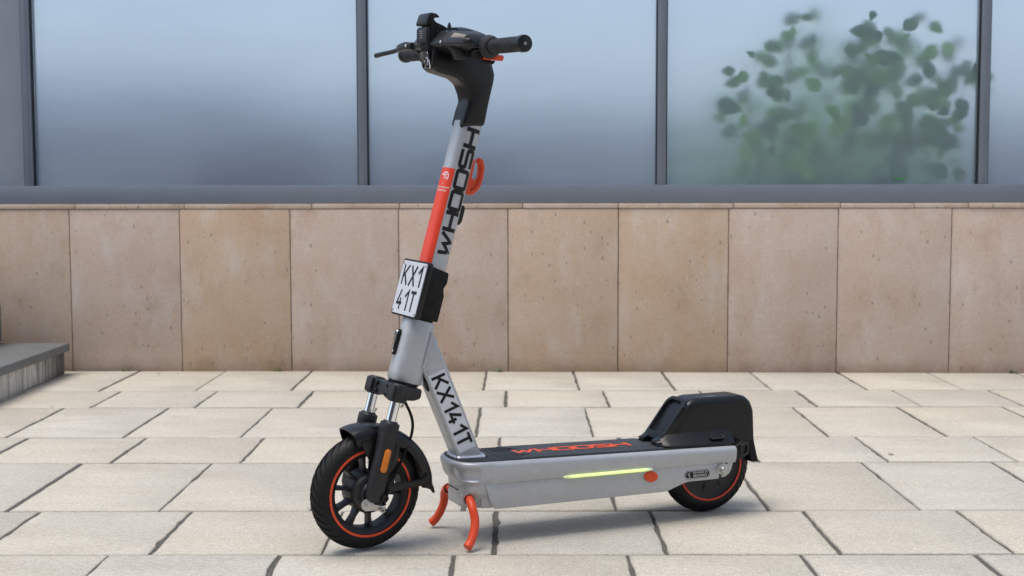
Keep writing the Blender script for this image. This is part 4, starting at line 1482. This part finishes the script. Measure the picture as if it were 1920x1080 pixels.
# ---------------- fork
fk = empty('front_fork', SC)
FW = 0.058
t_of = lambda z: (z - AX0.z) / AXD.z
FX = 0.0388       # stanchions sit ahead of the steering axis
crown = join()
mk('crown', ax_poly([(-0.034, -0.0115), (0.036, -0.0115), (0.0490, -0.012), (0.0500, -0.044), (0.026, -0.048), (-0.020, -0.042), (-0.036, -0.034)], -0.040, 0.040), 'dark_grey', fk, bevel=0.006, seg=3, xf=steer)
for sg in (1, -1):
    mk('clamp', lathe([(0.0125, -0.0500), (0.0175, -0.0500), (0.0190, -0.0475), (0.0190, -0.012), (0.0172, -0.0090), (0.0001, -0.0080)], (0, 0, 0), 'z', 28), 'dark_grey', fk, xf=lambda p: steer(sp(FX + p.x, sg * FW + p.y, p.z)))
    mk('clamp_bridge', ax_poly([(FX + 0.0130, -0.0120), (FX + 0.0130, -0.047), (FX - 0.024, -0.046), (FX - 0.032, -0.0120)], sg * 0.036, sg * (FW + 0.010)), 'dark_grey', fk, bevel=0.004, seg=2, xf=steer)
    mk('clamp_ear', ax_poly([(FX + 0.0140, -0.0105), (FX + 0.0215, -0.0125), (FX + 0.0215, -0.0475), (FX + 0.0140, -0.0490)], sg * FW - 0.0150, sg * FW + 0.0150), 'dark_grey', fk, bevel=0.004, seg=2, xf=steer)
    for tb in (-0.0200, -0.0400):
        for ww in (sg * 0.030, ):
            mk('clamp_bolt', lathe([(0.0030, 0.0), (0.0030, -0.0030), (0.0062, -0.0030), (0.0062, 0.0042), (0.0054, 0.0052), (0.0030, 0.0052)], (0, 0, 0), 'z', 18, closed=True), 'ink', fk,
               xf=lambda p: steer(sp(0.0500 + p.z, ww + p.x, tb + p.y)))
    mk('stanchion', tube([sp(FX, sg * FW, -0.050), sp(FX, sg * FW, -0.125)], 0.0118, 28), 'chrome', fk, xf=steer)
    sl = [(0.0118, -0.0945), (0.0165, -0.0955), (0.0175, -0.098), (0.0220, -0.1000), (0.0230, -0.1025), (0.0230, -0.1200), (0.0222, -0.1215), (0.0222, -0.1235), (0.0205, -0.1270), (0.0200, -0.150)]
    mk('dust_seal', lathe(sl[:8], (0, 0, 0), 'z', 32), 'dark_grey', fk, xf=lambda p: steer(sp(FX + p.x, sg * FW + p.y, p.z)))
    rings = []
    for t_, a, b_, dy in ((-0.1200, 0.0222, 0.0222, 0.0), (-0.1400, 0.0215, 0.0210, 0.001), (-0.165, 0.0215, 0.0180, 0.004), (-0.20, 0.0215, 0.0160, 0.006), (-0.235, 0.0220, 0.0150, 0.007), (-0.2580, 0.0225, 0.0145, 0.0075), (-0.2720, 0.0205, 0.0140, 0.0075), (-0.2810, 0.0150, 0.0125, 0.0075), (-0.2850, 0.0070, 0.009, 0.0075)):
        rings.append([tuple(sp(FX - 0.001 + x, sg * (FW + dy) + y_, t_)) for x, y_ in superell(a, b_, 32, 2.5)])
    mk('slider', loft(rings), 'dark_grey', fk, xf=steer, sharp=50)
    am = rrect(-0.0078, 0.0078, -0.0275, 0.0275, 0.0077, 6)
    n_ = len(am)
    fx = lambda a, b_, h: steer(sp(FX - 0.0005 + a, sg * (FW + 0.0205 + h), -0.1850 + b_))
    V = [fx(a, b_, -0.002) for a, b_ in am] + [fx(a, b_, 0.0035) for a, b_ in am] + [fx(a * 0.8, b_ * 0.94, 0.0048) for a, b_ in am]
    F = [[k * n_ + i, k * n_ + (i + 1) % n_, (k + 1) * n_ + (i + 1) % n_, (k + 1) * n_ + i] for k in range(2) for i in range(n_)] + [[2 * n_ + i for i in range(n_)]]
    mk('side_reflector', (V, F), 'amber', fk, sharp=40)
    am2 = [(a * 1.18, b_ * 1.06) for a, b_ in am]
    V = [fx(a, b_, -0.006) for a, b_ in am2] + [fx(a, b_, 0.0018) for a, b_ in am2]
    mk('reflector_bezel', (V, [[i, (i + 1) % n_, (i + 1) % n_ + n_, i + n_] for i in range(n_)] + [[n_ + i for i in range(n_)]]), 'dark_grey', fk, sharp=40)
    cb = (0.912, sg * 0.0795, 0.1390)
    bolt = lathe([(0.0001, 0.0006), (0.0040, 0.0006), (0.0042, 0.003), (0.0085, 0.003), (0.0095, 0.0), (0.0095, -0.006), (0.0001, -0.006)], (0, 0, 0), 'y', 20)
    mk('axle_bolt', ([(cb[0] + x, cb[1] + sg * y_, cb[2] + z) for x, y_, z in bolt[0]], bolt[1]), 'ink', fk, xf=steer)
mk('brake_arm', prism([(0.9655, 0.1300), (0.9600, 0.1370), (0.9510, 0.1395), (0.9430, 0.1365), (0.9330, 0.1250), (0.9150, 0.1190), (0.9050, 0.1195), (0.9040, 0.1130), (0.9130, 0.1080), (0.9300, 0.1095), (0.9440, 0.1110), (0.9560, 0.1120), (0.9640, 0.1190)], 0.0640, 0.0690), 'steel', fk, bevel=0.0012, xf=steer)
mk('brake_nut', lathe([(0.0001, 0.0), (0.0095, 0.0), (0.0095, 0.002), (0.0062, 0.0025), (0.0062, 0.007), (0.0038, 0.0075), (0.0038, 0.009), (0.0001, 0.009)], (0, 0, 0), 'y', 6), 'steel', fk, xf=lambda p: steer(Vector((0.9520 + p.x, 0.0690 + p.y, 0.1255 + p.z))))
mk('return_spring', tube([(0.915 + 0.0055 * math.cos(i * 0.9), 0.0705 + 0.0003 * i, 0.1095 + 0.0055 * math.sin(i * 0.9)) for i in range(20)], 0.0008, 6), 'steel', fk, xf=steer)
bl_ = []
for i in range(33):
    f_ = i / 32
    bl_.append((0.8985 + 0.008 * f_, 0.0620, 0.1600 - 0.044 * f_))
mk('cable_boot', tube(bl_, [0.0046 + 0.0016 * math.sin(i * 1.57) for i in range(33)], 12), 'rubber', fk, xf=steer)
cp = smooth_path([(0.8420, 0.030, 0.3620), (0.8370, 0.030, 0.3480), (0.8235, 0.031, 0.3200), (0.8180, 0.033, 0.2940), (0.8235, 0.036, 0.2670), (0.8390, 0.042, 0.2390), (0.8540, 0.048, 0.2140), (0.8700, 0.054, 0.1900), (0.8900, 0.059, 0.1700), (0.8985, 0.062, 0.1600)], 5)
mk('brake_cable', tube(cp, 0.0034, 10), 'black_flat', fk, xf=steer)

# ---------------- front wheel
fwh = empty('front_wheel', SC)
WC = (0.9235, 0.0, 0.1405)
wheel(fwh, WC, 0.1345, 0.1012, 0.0310, steer, True, 1)
mk('hub', lathe([(0.0001, -0.040), (0.030, -0.040), (0.046, -0.032), (0.048, -0.028), (0.048, 0.024), (0.046, 0.030), (0.040, 0.036), (0.030, 0.037), (0.026, 0.043), (0.0001, 0.043)], WC, 'y', 48), 'dark_grey', fwh, xf=steer, sharp=40)
mk('axle', tube([(WC[0], -0.070, WC[2]), (WC[0], 0.070, WC[2])], 0.0065, 14), 'steel', fwh, xf=steer)
for k in range(10):
    a = 2 * math.pi * (k + 0.32) / 10
    ca, sa = math.cos(a), math.sin(a)
    rr = []
    for r_, hw0, hd in ((0.044, 0.0070, 0.0150), (0.062, 0.0052, 0.0110), (0.088, 0.0066, 0.0140)):
        rr.append([(WC[0] + r_ * ca - d_ * sa, h_, WC[2] + r_ * sa + d_ * ca) for d_, h_ in ((-hw0, -hd), (hw0, -hd), (hw0 * 0.55, hd), (-hw0 * 0.55, hd))])
    mk('spoke', loft(rr), 'dark_grey', fwh, bevel=0.0012, xf=steer)

# ---------------- front mudguard
fd = empty('front_mudguard', SC)
secO = [(-0.0440, -0.034), (-0.0438, -0.016), (-0.0410, -0.005), (-0.032, 0.0015), (-0.016, 0.0042), (0, 0.005), (0.016, 0.0042), (0.032, 0.0015), (0.0410, -0.005), (0.0438, -0.016), (0.0440, -0.034)]
rings = []
for k in range(31):
    f_ = k / 30
    a = R(71 + (187 - 71) * f_)
    rad = 0.155 + 0.006 * f_ - 0.003 * math.sin(f_ * math.pi)
    tail = sstep(0.88, 1.0, f_)
    rad += 0.012 * tail * tail
    ring = []
    skirt = 1.0 - 0.32 * sstep(0.35, 0.55, f_) - 0.5 * sstep(0.90, 1.0, f_)
    wk = 1.0 - 0.36 * sstep(0.86, 1, f_)
    for w_, dr in secO:
        d_ = dr * (skirt if dr < -0.01 else 1.0)
        ring.append((WC[0] + (rad + d_) * math.cos(a), w_ * wk, WC[2] + (rad + d_) * math.sin(a)))
    for w_, dr in secO[::-1]:
        d_ = dr * (skirt if dr < -0.01 else 1.0)
        ring.append((WC[0] + (rad + d_ - 0.0028) * math.cos(a), w_ * wk * 0.945, WC[2] + (rad + d_ - 0.0028) * math.sin(a)))
    rings.append(ring)
mk('shell', loft(rings), 'black', fd, xf=steer, sharp=50)
for sg in (1, -1):
    mk('tab', prism([(0.958, 0.268), (0.900, 0.272), (0.893, 0.244), (0.914, 0.238), (0.924, 0.222), (0.936, 0.222), (0.944, 0.238)], sg * 0.0425, sg * 0.0465), 'black', fd, bevel=0.0014, xf=steer)
    mk('stay', prism([(0.893, 0.1640), (0.878, 0.1620), (0.806, 0.1635), (0.795, 0.168), (0.788, 0.176), (0.778, 0.170), (0.780, 0.1520), (0.790, 0.1480), (0.878, 0.1420), (0.897, 0.1420)], sg * 0.0440, sg * 0.0500), 'black', fd, bevel=0.002, xf=steer)
    mk('stay_arm', prism([(0.900, 0.1420), (0.884, 0.1430), (0.872, 0.1620), (0.858, 0.245), (0.872, 0.258), (0.892, 0.215)], sg * 0.0430, sg * 0.0480), 'black', fd, bevel=0.002, xf=steer)
    for cb in ((0.9305, 0.2300), (0.8700, 0.2480), (0.8905, 0.1490)):
        bolt = lathe([(0.0001, 0.0005), (0.0022, 0.0005), (0.0024, 0.002), (0.0042, 0.0016), (0.0046, -0.001), (0.0001, -0.001)], (0, 0, 0), 'y', 14)
        mk('screw', ([(cb[0] + x, sg * (0.0490 + y_), cb[1] + z) for x, y_, z in bolt[0]], bolt[1]), 'ink', fd, xf=steer)

# ---------------- neck and handlebar
hb = empty('handlebar', SC)
neck = [(0.6930, 0.9880), (0.6830, 1.0250), (0.6740, 1.0480), (0.6780, 1.0650), (0.6880, 1.0880), (0.7050, 1.1000), (0.7580, 1.1130), (0.7720, 1.1220), (0.7700, 1.1750), (0.640, 1.1800), (0.6170, 1.1500), (0.6060, 1.1120), (0.6080, 1.0950), (0.6300, 0.9900)]
mk('neck', prism(neck, -0.0300, 0.0300), 'black', hb, bevel=0.009, seg=4, xf=steer)
mk('neck_spine', prism([(0.6385, 1.1420), (0.6190, 1.0820), (0.6420, 0.9960), (0.6330, 0.9960), (0.6085, 1.0960), (0.6065, 1.1120), (0.6170, 1.1480)], -0.0260, 0.0260), 'black_flat', hb, bevel=0.004, seg=2, xf=lambda p: steer(Vector((p.x - 0.0030, p.y, p.z))))
# cockpit housing: sections along the bar
secs = []
for w_, s0, s1, z0, z1 in ((-0.138, 0.672, 0.708, 1.158, 1.184), (-0.128, 0.665, 0.735, 1.156, 1.192), (-0.092, 0.660, 0.766, 1.158, 1.203), (-0.050, 0.640, 0.776, 1.156, 1.210), (0.0, 0.632, 0.778, 1.154, 1.212), (0.050, 0.640, 0.776, 1.156, 1.210), (0.085, 0.655, 0.766, 1.158, 1.204), (0.108, 0.662, 0.742, 1.158, 1.198), (0.124, 0.668, 0.706, 1.158, 1.186)):
    h_ = z1 - z0
    d_ = s1 - s0
    pts_ = [(s0 + d_ * 0.06, z0 + h_ * 0.10), (s0, z0 + h_ * 0.42), (s0 + d_ * 0.02, z0 + h_ * 0.66), (s0 + d_ * 0.12, z0 + h_ * 0.88), (s0 + d_ * 0.30, z1), (s0 + d_ * 0.62, z1 - h_ * 0.02), (s0 + d_ * 0.82, z1 - h_ * 0.08), (s1 - d_ * 0.03, z0 + h_ * 0.52), (s1, z0 + h_ * 0.36), (s1 - d_ * 0.05, z0 + h_ * 0.22), (s1 - d_ * 0.30, z0 + h_ * 0.05), (s0 + d_ * 0.30, z0)]
    secs.append([(a, w_, b_) for a, b_ in pts_])
mk('cockpit', loft(secs), 'cockpit_grey', hb, bevel=0.002, seg=2, xf=steer, sharp=30, bev_angle=24)
# display lens
rings = []
for k in range(9):
    f_ = k / 8
    s_ = 0.724 - 0.076 * f_
    hh = 0.0085 * math.sin(math.pi * (0.12 + 0.88 * f_) ** 0.8) + 0.001
    rings.append([(s_, w_ * (0.062 + 0.006 * math.sin(math.pi * f_)), 1.2105 - 0.010 * f_ * f_ + hh * (1 - abs(w_) ** 3) * (1 if kk else 0) - (0.004 if not kk else 0)) for w_, kk in ((-1, 0), (-0.95, 1), (-0.6, 1), (0, 1), (0.6, 1), (0.95, 1), (1, 0))])
mk('display', loft(rings), 'glass_black', hb, xf=steer, sharp=60)
mk('antenna_stub', lathe([(0.0001, 0), (0.0055, 0), (0.0045, 0.008), (0.0018, 0.016), (0.0001, 0.0165)], (0.742, 0.052, 1.2080), 'z', 12), 'black', hb, xf=steer)
mk('bar_tube', tube([(0.684, -0.285, 1.168), (0.684, 0.285, 1.168)], 0.0112, 20), 'black_flat', hb, xf=steer)
for sg in (1, -1):
    g0, g1 = 0.150, 0.272
    rr = []
    n_ = 64
    gp = [(0.0164, 0.0), (0.0170, 0.004)] + [(0.0166, 0.004 + (g1 - g0 - 0.008) * i / 20) for i in range(21)] + [(0.0170, g1 - g0 - 0.002), (0.0166, g1 - g0)]
    vf = lathe(gp, (0, 0, 0), 'y', n_)
    grip = mk('grip', vf, 'grip', hb, xf=lambda p: steer(Vector((0.684 + p.x, sg * (g0 + p.y), 1.168 + p.z))), sharp=50)
    # fine criss-cross knurl as two families of raised helices, one mesh
    hv = []
    for fam in (1, -1):
        for k in range(16):
            pth = []
            for i in range(17):
                f_ = i / 16
                a = 2 * math.pi * k / 16 + fam * f_ * 3.2
                pth.append((0.684 + 0.0167 * math.cos(a), sg * (g0 + 0.006 + (g1 - g0 - 0.012) * f_), 1.168 + 0.0167 * math.sin(a)))
            hv.append(tube(pth, 0.00055, 4))
    o = mk('knurl', join(*hv), 'grip', grip, xf=steer, sharp=80)
    o['kind'] = 'stuff'
    cap_ = lathe([(0.0168, 0.0), (0.0186, 0.0008), (0.0190, 0.003), (0.0190, 0.014), (0.0182, 0.0165), (0.0150, 0.0172), (0.0001, 0.0172)], (0, 0, 0), 'y', 40)
    ec = mk('end_cap', cap_, 'black', hb, xf=lambda p: steer(Vector((0.684 + p.x, sg * (g1 - 0.001 + p.y), 1.168 + p.z))), sharp=30)
    mk('end_bolt', lathe([(0.0001, 0.0168), (0.0018, 0.0168), (0.0020, 0.0178), (0.0036, 0.0178), (0.0038, 0.0166)], (0, 0, 0), 'y', 12), 'steel', ec, xf=lambda p: steer(Vector((0.684 + p.x, sg * (g1 - 0.001 + p.y), 1.168 + p.z))))
    vf = lathe([(0.0150, 0.0), (0.0235, 0.0), (0.0262, 0.003), (0.0272, 0.007), (0.0258, 0.014), (0.0225, 0.0225), (0.0185, 0.0250), (0.0150, 0.0250)], (0, 0, 0), 'y', 84, mod=lambda r_, i, k: r_ - (0.0012 if (k % 3 == 0 and 2 <= i <= 5) else 0))
    if sg > 0:
        mk('twist_collar', vf, 'dark_grey', hb, xf=lambda p: steer(Vector((0.684 + p.x, sg * (0.1275 + p.y), 1.168 + p.z))), sharp=25)
    else:
        mk('switch_clamp', lathe([(0.012, 0), (0.0200, 0), (0.0210, 0.002), (0.0210, 0.020), (0.0195, 0.022), (0.012, 0.022)], (0, 0, 0), 'y', 28), 'dark_grey', hb, xf=lambda p: steer(Vector((0.684 + p.x, sg * (0.1275 + p.y), 1.168 + p.z))), sharp=25)
    # brake lever, its bracket and pivot screw
    lv = []
    for w_, s_, z, a, b_ in ((0.078, 0.766, 1.1760, 0.010, 0.0085), (0.100, 0.772, 1.1775, 0.011, 0.0095), (0.150, 0.764, 1.1755, 0.0085, 0.0090), (0.166, 0.760, 1.1745, 0.0080, 0.0085)):
        lv.append([(s_ + x, sg * w_, z + y_) for x, y_ in superell(a, b_, 16, 4)])
    lever = mk('brake_lever', loft(lv), 'lever_grey', hb, bevel=0.001, xf=steer, sharp=40)
    lb = []
    for w_, s_, z, a, b_ in (((0.164, 0.758, 1.1735, 0.0055, 0.0052), (0.200, 0.760, 1.1690, 0.0055, 0.0052), (0.240, 0.768, 1.1650, 0.0055, 0.0054), (0.268, 0.772, 1.1620, 0.0055, 0.0058), (0.2715, 0.7725, 1.1617, 0.004, 0.004)) if sg < 0 else
                             ((0.164, 0.761, 1.1740, 0.0070, 0.0080), (0.178, 0.756, 1.1735, 0.0065, 0.0078), (0.180, 0.755, 1.1735, 0.0045, 0.0055))):
        lb.append([(s_ + x, sg * w_, z + y_) for x, y_ in superell(a, b_, 16, 3)])
    mk('lever_blade', loft(lb), 'black', lever, xf=steer, sharp=50)
    mk('pivot_screw', lathe([(0.0001, 0.002), (0.0028, 0.0018), (0.0034, 0.0), (0.0001, -0.002)], (0, 0, 0), 'y', 12), 'steel', lever, xf=lambda p: steer(Vector((0.7830 + p.y * 0.8, sg * (0.0860) + p.x, 1.1765 + p.z))))
    mk('lever_bracket', prism([(0.768, 1.1700), (0.752, 1.1580), (0.742, 1.1400), (0.722, 1.1380), (0.716, 1.1500), (0.722, 1.1700)], sg * 0.072, sg * 0.092), 'dark_grey', hb, bevel=0.003, seg=2, xf=steer)
    mk('switch_block', prism([(0.718, 1.1600), (0.718, 1.1440), (0.668, 1.1400), (0.660, 1.1500), (0.664, 1.1600)], sg * 0.094, sg * 0.128), 'black_flat', hb, bevel=0.003, xf=steer)
    mk('housing_screw', lathe([(0.0001, 0.0022), (0.0030, 0.002), (0.0042, 0.0), (0.0001, -0.003)], (0, 0, 0), 'z', 12), 'ink', hb, xf=lambda p: steer(Vector((0.7610 + p.z * 0.75, sg * 0.046 + p.x, 1.1930 + p.y * 0.75 + p.z * 0.5))))
thumb = mk('thumb_throttle', join(prism([(0.696, 1.1530), (0.694, 1.1400), (0.668, 1.1390), (0.667, 1.1530)], 0.1100, 0.1300)), 'orange', hb, bevel=0.0025, seg=3, xf=steer)
mk('thumb_pad', prism([(0.676, 1.1530), (0.674, 1.1385), (0.650, 1.1375), (0.648, 1.1500)], 0.1305, 0.1420), 'orange', thumb, bevel=0.003, seg=3, xf=steer)
mk('throttle_base', prism([(0.700, 1.1390), (0.690, 1.1330), (0.666, 1.1300), (0.660, 1.1385)], 0.1050, 0.1250), 'black_flat', hb, bevel=0.002, xf=steer)

# headlight
hl = empty('headlight', SC)
ho = rrect(-0.0195, 0.0195, -0.0205, 0.0205, 0.006, 4)
hi_ = rrect(-0.0172, 0.0172, -0.0182, 0.0182, 0.0045, 4)
n_ = len(ho)
hp_ = lambda q_, h: Vector((0.7700 - 0.24 * q_[1] * -1 + h, q_[0], 1.1395 + q_[1])) if False else Vector((0.7690 + 0.22 * q_[1] + h, q_[0], 1.1395 + q_[1]))
V = [hp_(q_, -0.020) for q_ in ho] + [hp_(q_, 0.0060) for q_ in ho] + [hp_(q_, 0.0066) for q_ in hi_] + [hp_(q_, -0.004) for q_ in hi_]
F = [[k * n_ + i, k * n_ + (i + 1) % n_, (k + 1) * n_ + (i + 1) % n_, (k + 1) * n_ + i] for k in range(2) for i in range(n_)]
mk('casing', (V[:3 * n_], F), 'black', hl, xf=steer, sharp=40)
Vr = [hp_(q_, 0.0062) for q_ in rrect(-0.0186, 0.0186, -0.0196, 0.0196, 0.0054, 4)] + [hp_(q_, 0.0082) for q_ in rrect(-0.0182, 0.0182, -0.0192, 0.0192, 0.0052, 4)] + [hp_(q_, 0.0082) for q_ in hi_] + [hp_(q_, 0.0040) for q_ in hi_]
mk('bezel', (Vr, [[k * n_ + i, k * n_ + (i + 1) % n_, (k + 1) * n_ + (i + 1) % n_, (k + 1) * n_ + i] for k in range(3) for i in range(n_)]), 'chrome', hl, xf=steer, sharp=40)
Vl = [hp_(q_, 0.0042) for q_ in hi_] + [hp_((q_[0] * 0.6, q_[1] * 0.6), 0.0035) for q_ in hi_]
mk('lens', (Vl, [[i, (i + 1) % n_, (i + 1) % n_ + n_, i + n_] for i in range(n_)] + [[n_ + i for i in range(n_)]]), 'lamp_glass', hl, xf=steer, sharp=40)
mk('lens_ring', lathe([(0.0080, 0.0), (0.0095, 0.0), (0.0098, 0.003), (0.0085, 0.0035)], (0, 0, 0), 'y', 32, closed=True), 'chrome', hl, xf=lambda p: steer(Vector((0.7738 + p.y, 0.006 + p.x, 1.1370 + p.z))), sharp=40)

# phone holder
ph = empty('phone_holder', SC)
mk('bracket', prism([(0.7640, 1.1600), (0.7480, 1.1800), (0.7330, 1.2140), (0.7400, 1.2185), (0.7620, 1.2260), (0.7660, 1.2320), (0.7740, 1.2200), (0.7720, 1.1600)], -0.0260, 0.0265), 'black_flat', ph, bevel=0.003, seg=2, xf=steer)
mk('lower_jaw', prism([(0.7700, 1.1780), (0.7840, 1.1780), (0.7850, 1.1830), (0.7850, 1.2090), (0.7820, 1.2150), (0.7700, 1.2160)], -0.0285, 0.0210), 'dark_grey', ph, bevel=0.0025, seg=2, xf=steer)
mk('upper_jaw', prism([(0.7840, 1.2180), (0.7860, 1.2230), (0.7790, 1.2420), (0.7740, 1.2470), (0.7600, 1.2455), (0.7520, 1.2400), (0.7520, 1.2365), (0.7590, 1.2390), (0.7640, 1.2360), (0.7690, 1.2180)], -0.0300, 0.0230), 'black', ph, bevel=0.0020, seg=2, xf=steer)
mk('foot', prism([(0.7660, 1.1790), (0.7800, 1.1780), (0.7780, 1.1600), (0.7640, 1.1580)], -0.0200, 0.0200), 'black_flat', ph, bevel=0.002, xf=steer)
mk('clamp_screw', lathe([(0.0001, 0.0022), (0.003, 0.0022), (0.0042, 0.0), (0.0001, -0.001)], (0, 0, 0), 'y', 12), 'ink', ph, xf=lambda p: steer(Vector((0.7560 + p.x, 0.0262 + p.y, 1.2030 + p.z))))
lines = []
for k, (a, b_) in enumerate(((-0.0085, 0.0075), (-0.0085, 0.0080), (-0.0065, 0.0065), (-0.0070, 0.0080))):
    lines.append(([(-0.0040 + a, 1.2055 - 0.0050 * k), (-0.0040 + b_, 1.2055 - 0.0050 * k)], False))
mk('print', glyph_mesh(lines, 0.0011, lambda a, b_, h: Vector((0.7854, a, b_))), 'steel', ph, xf=steer)
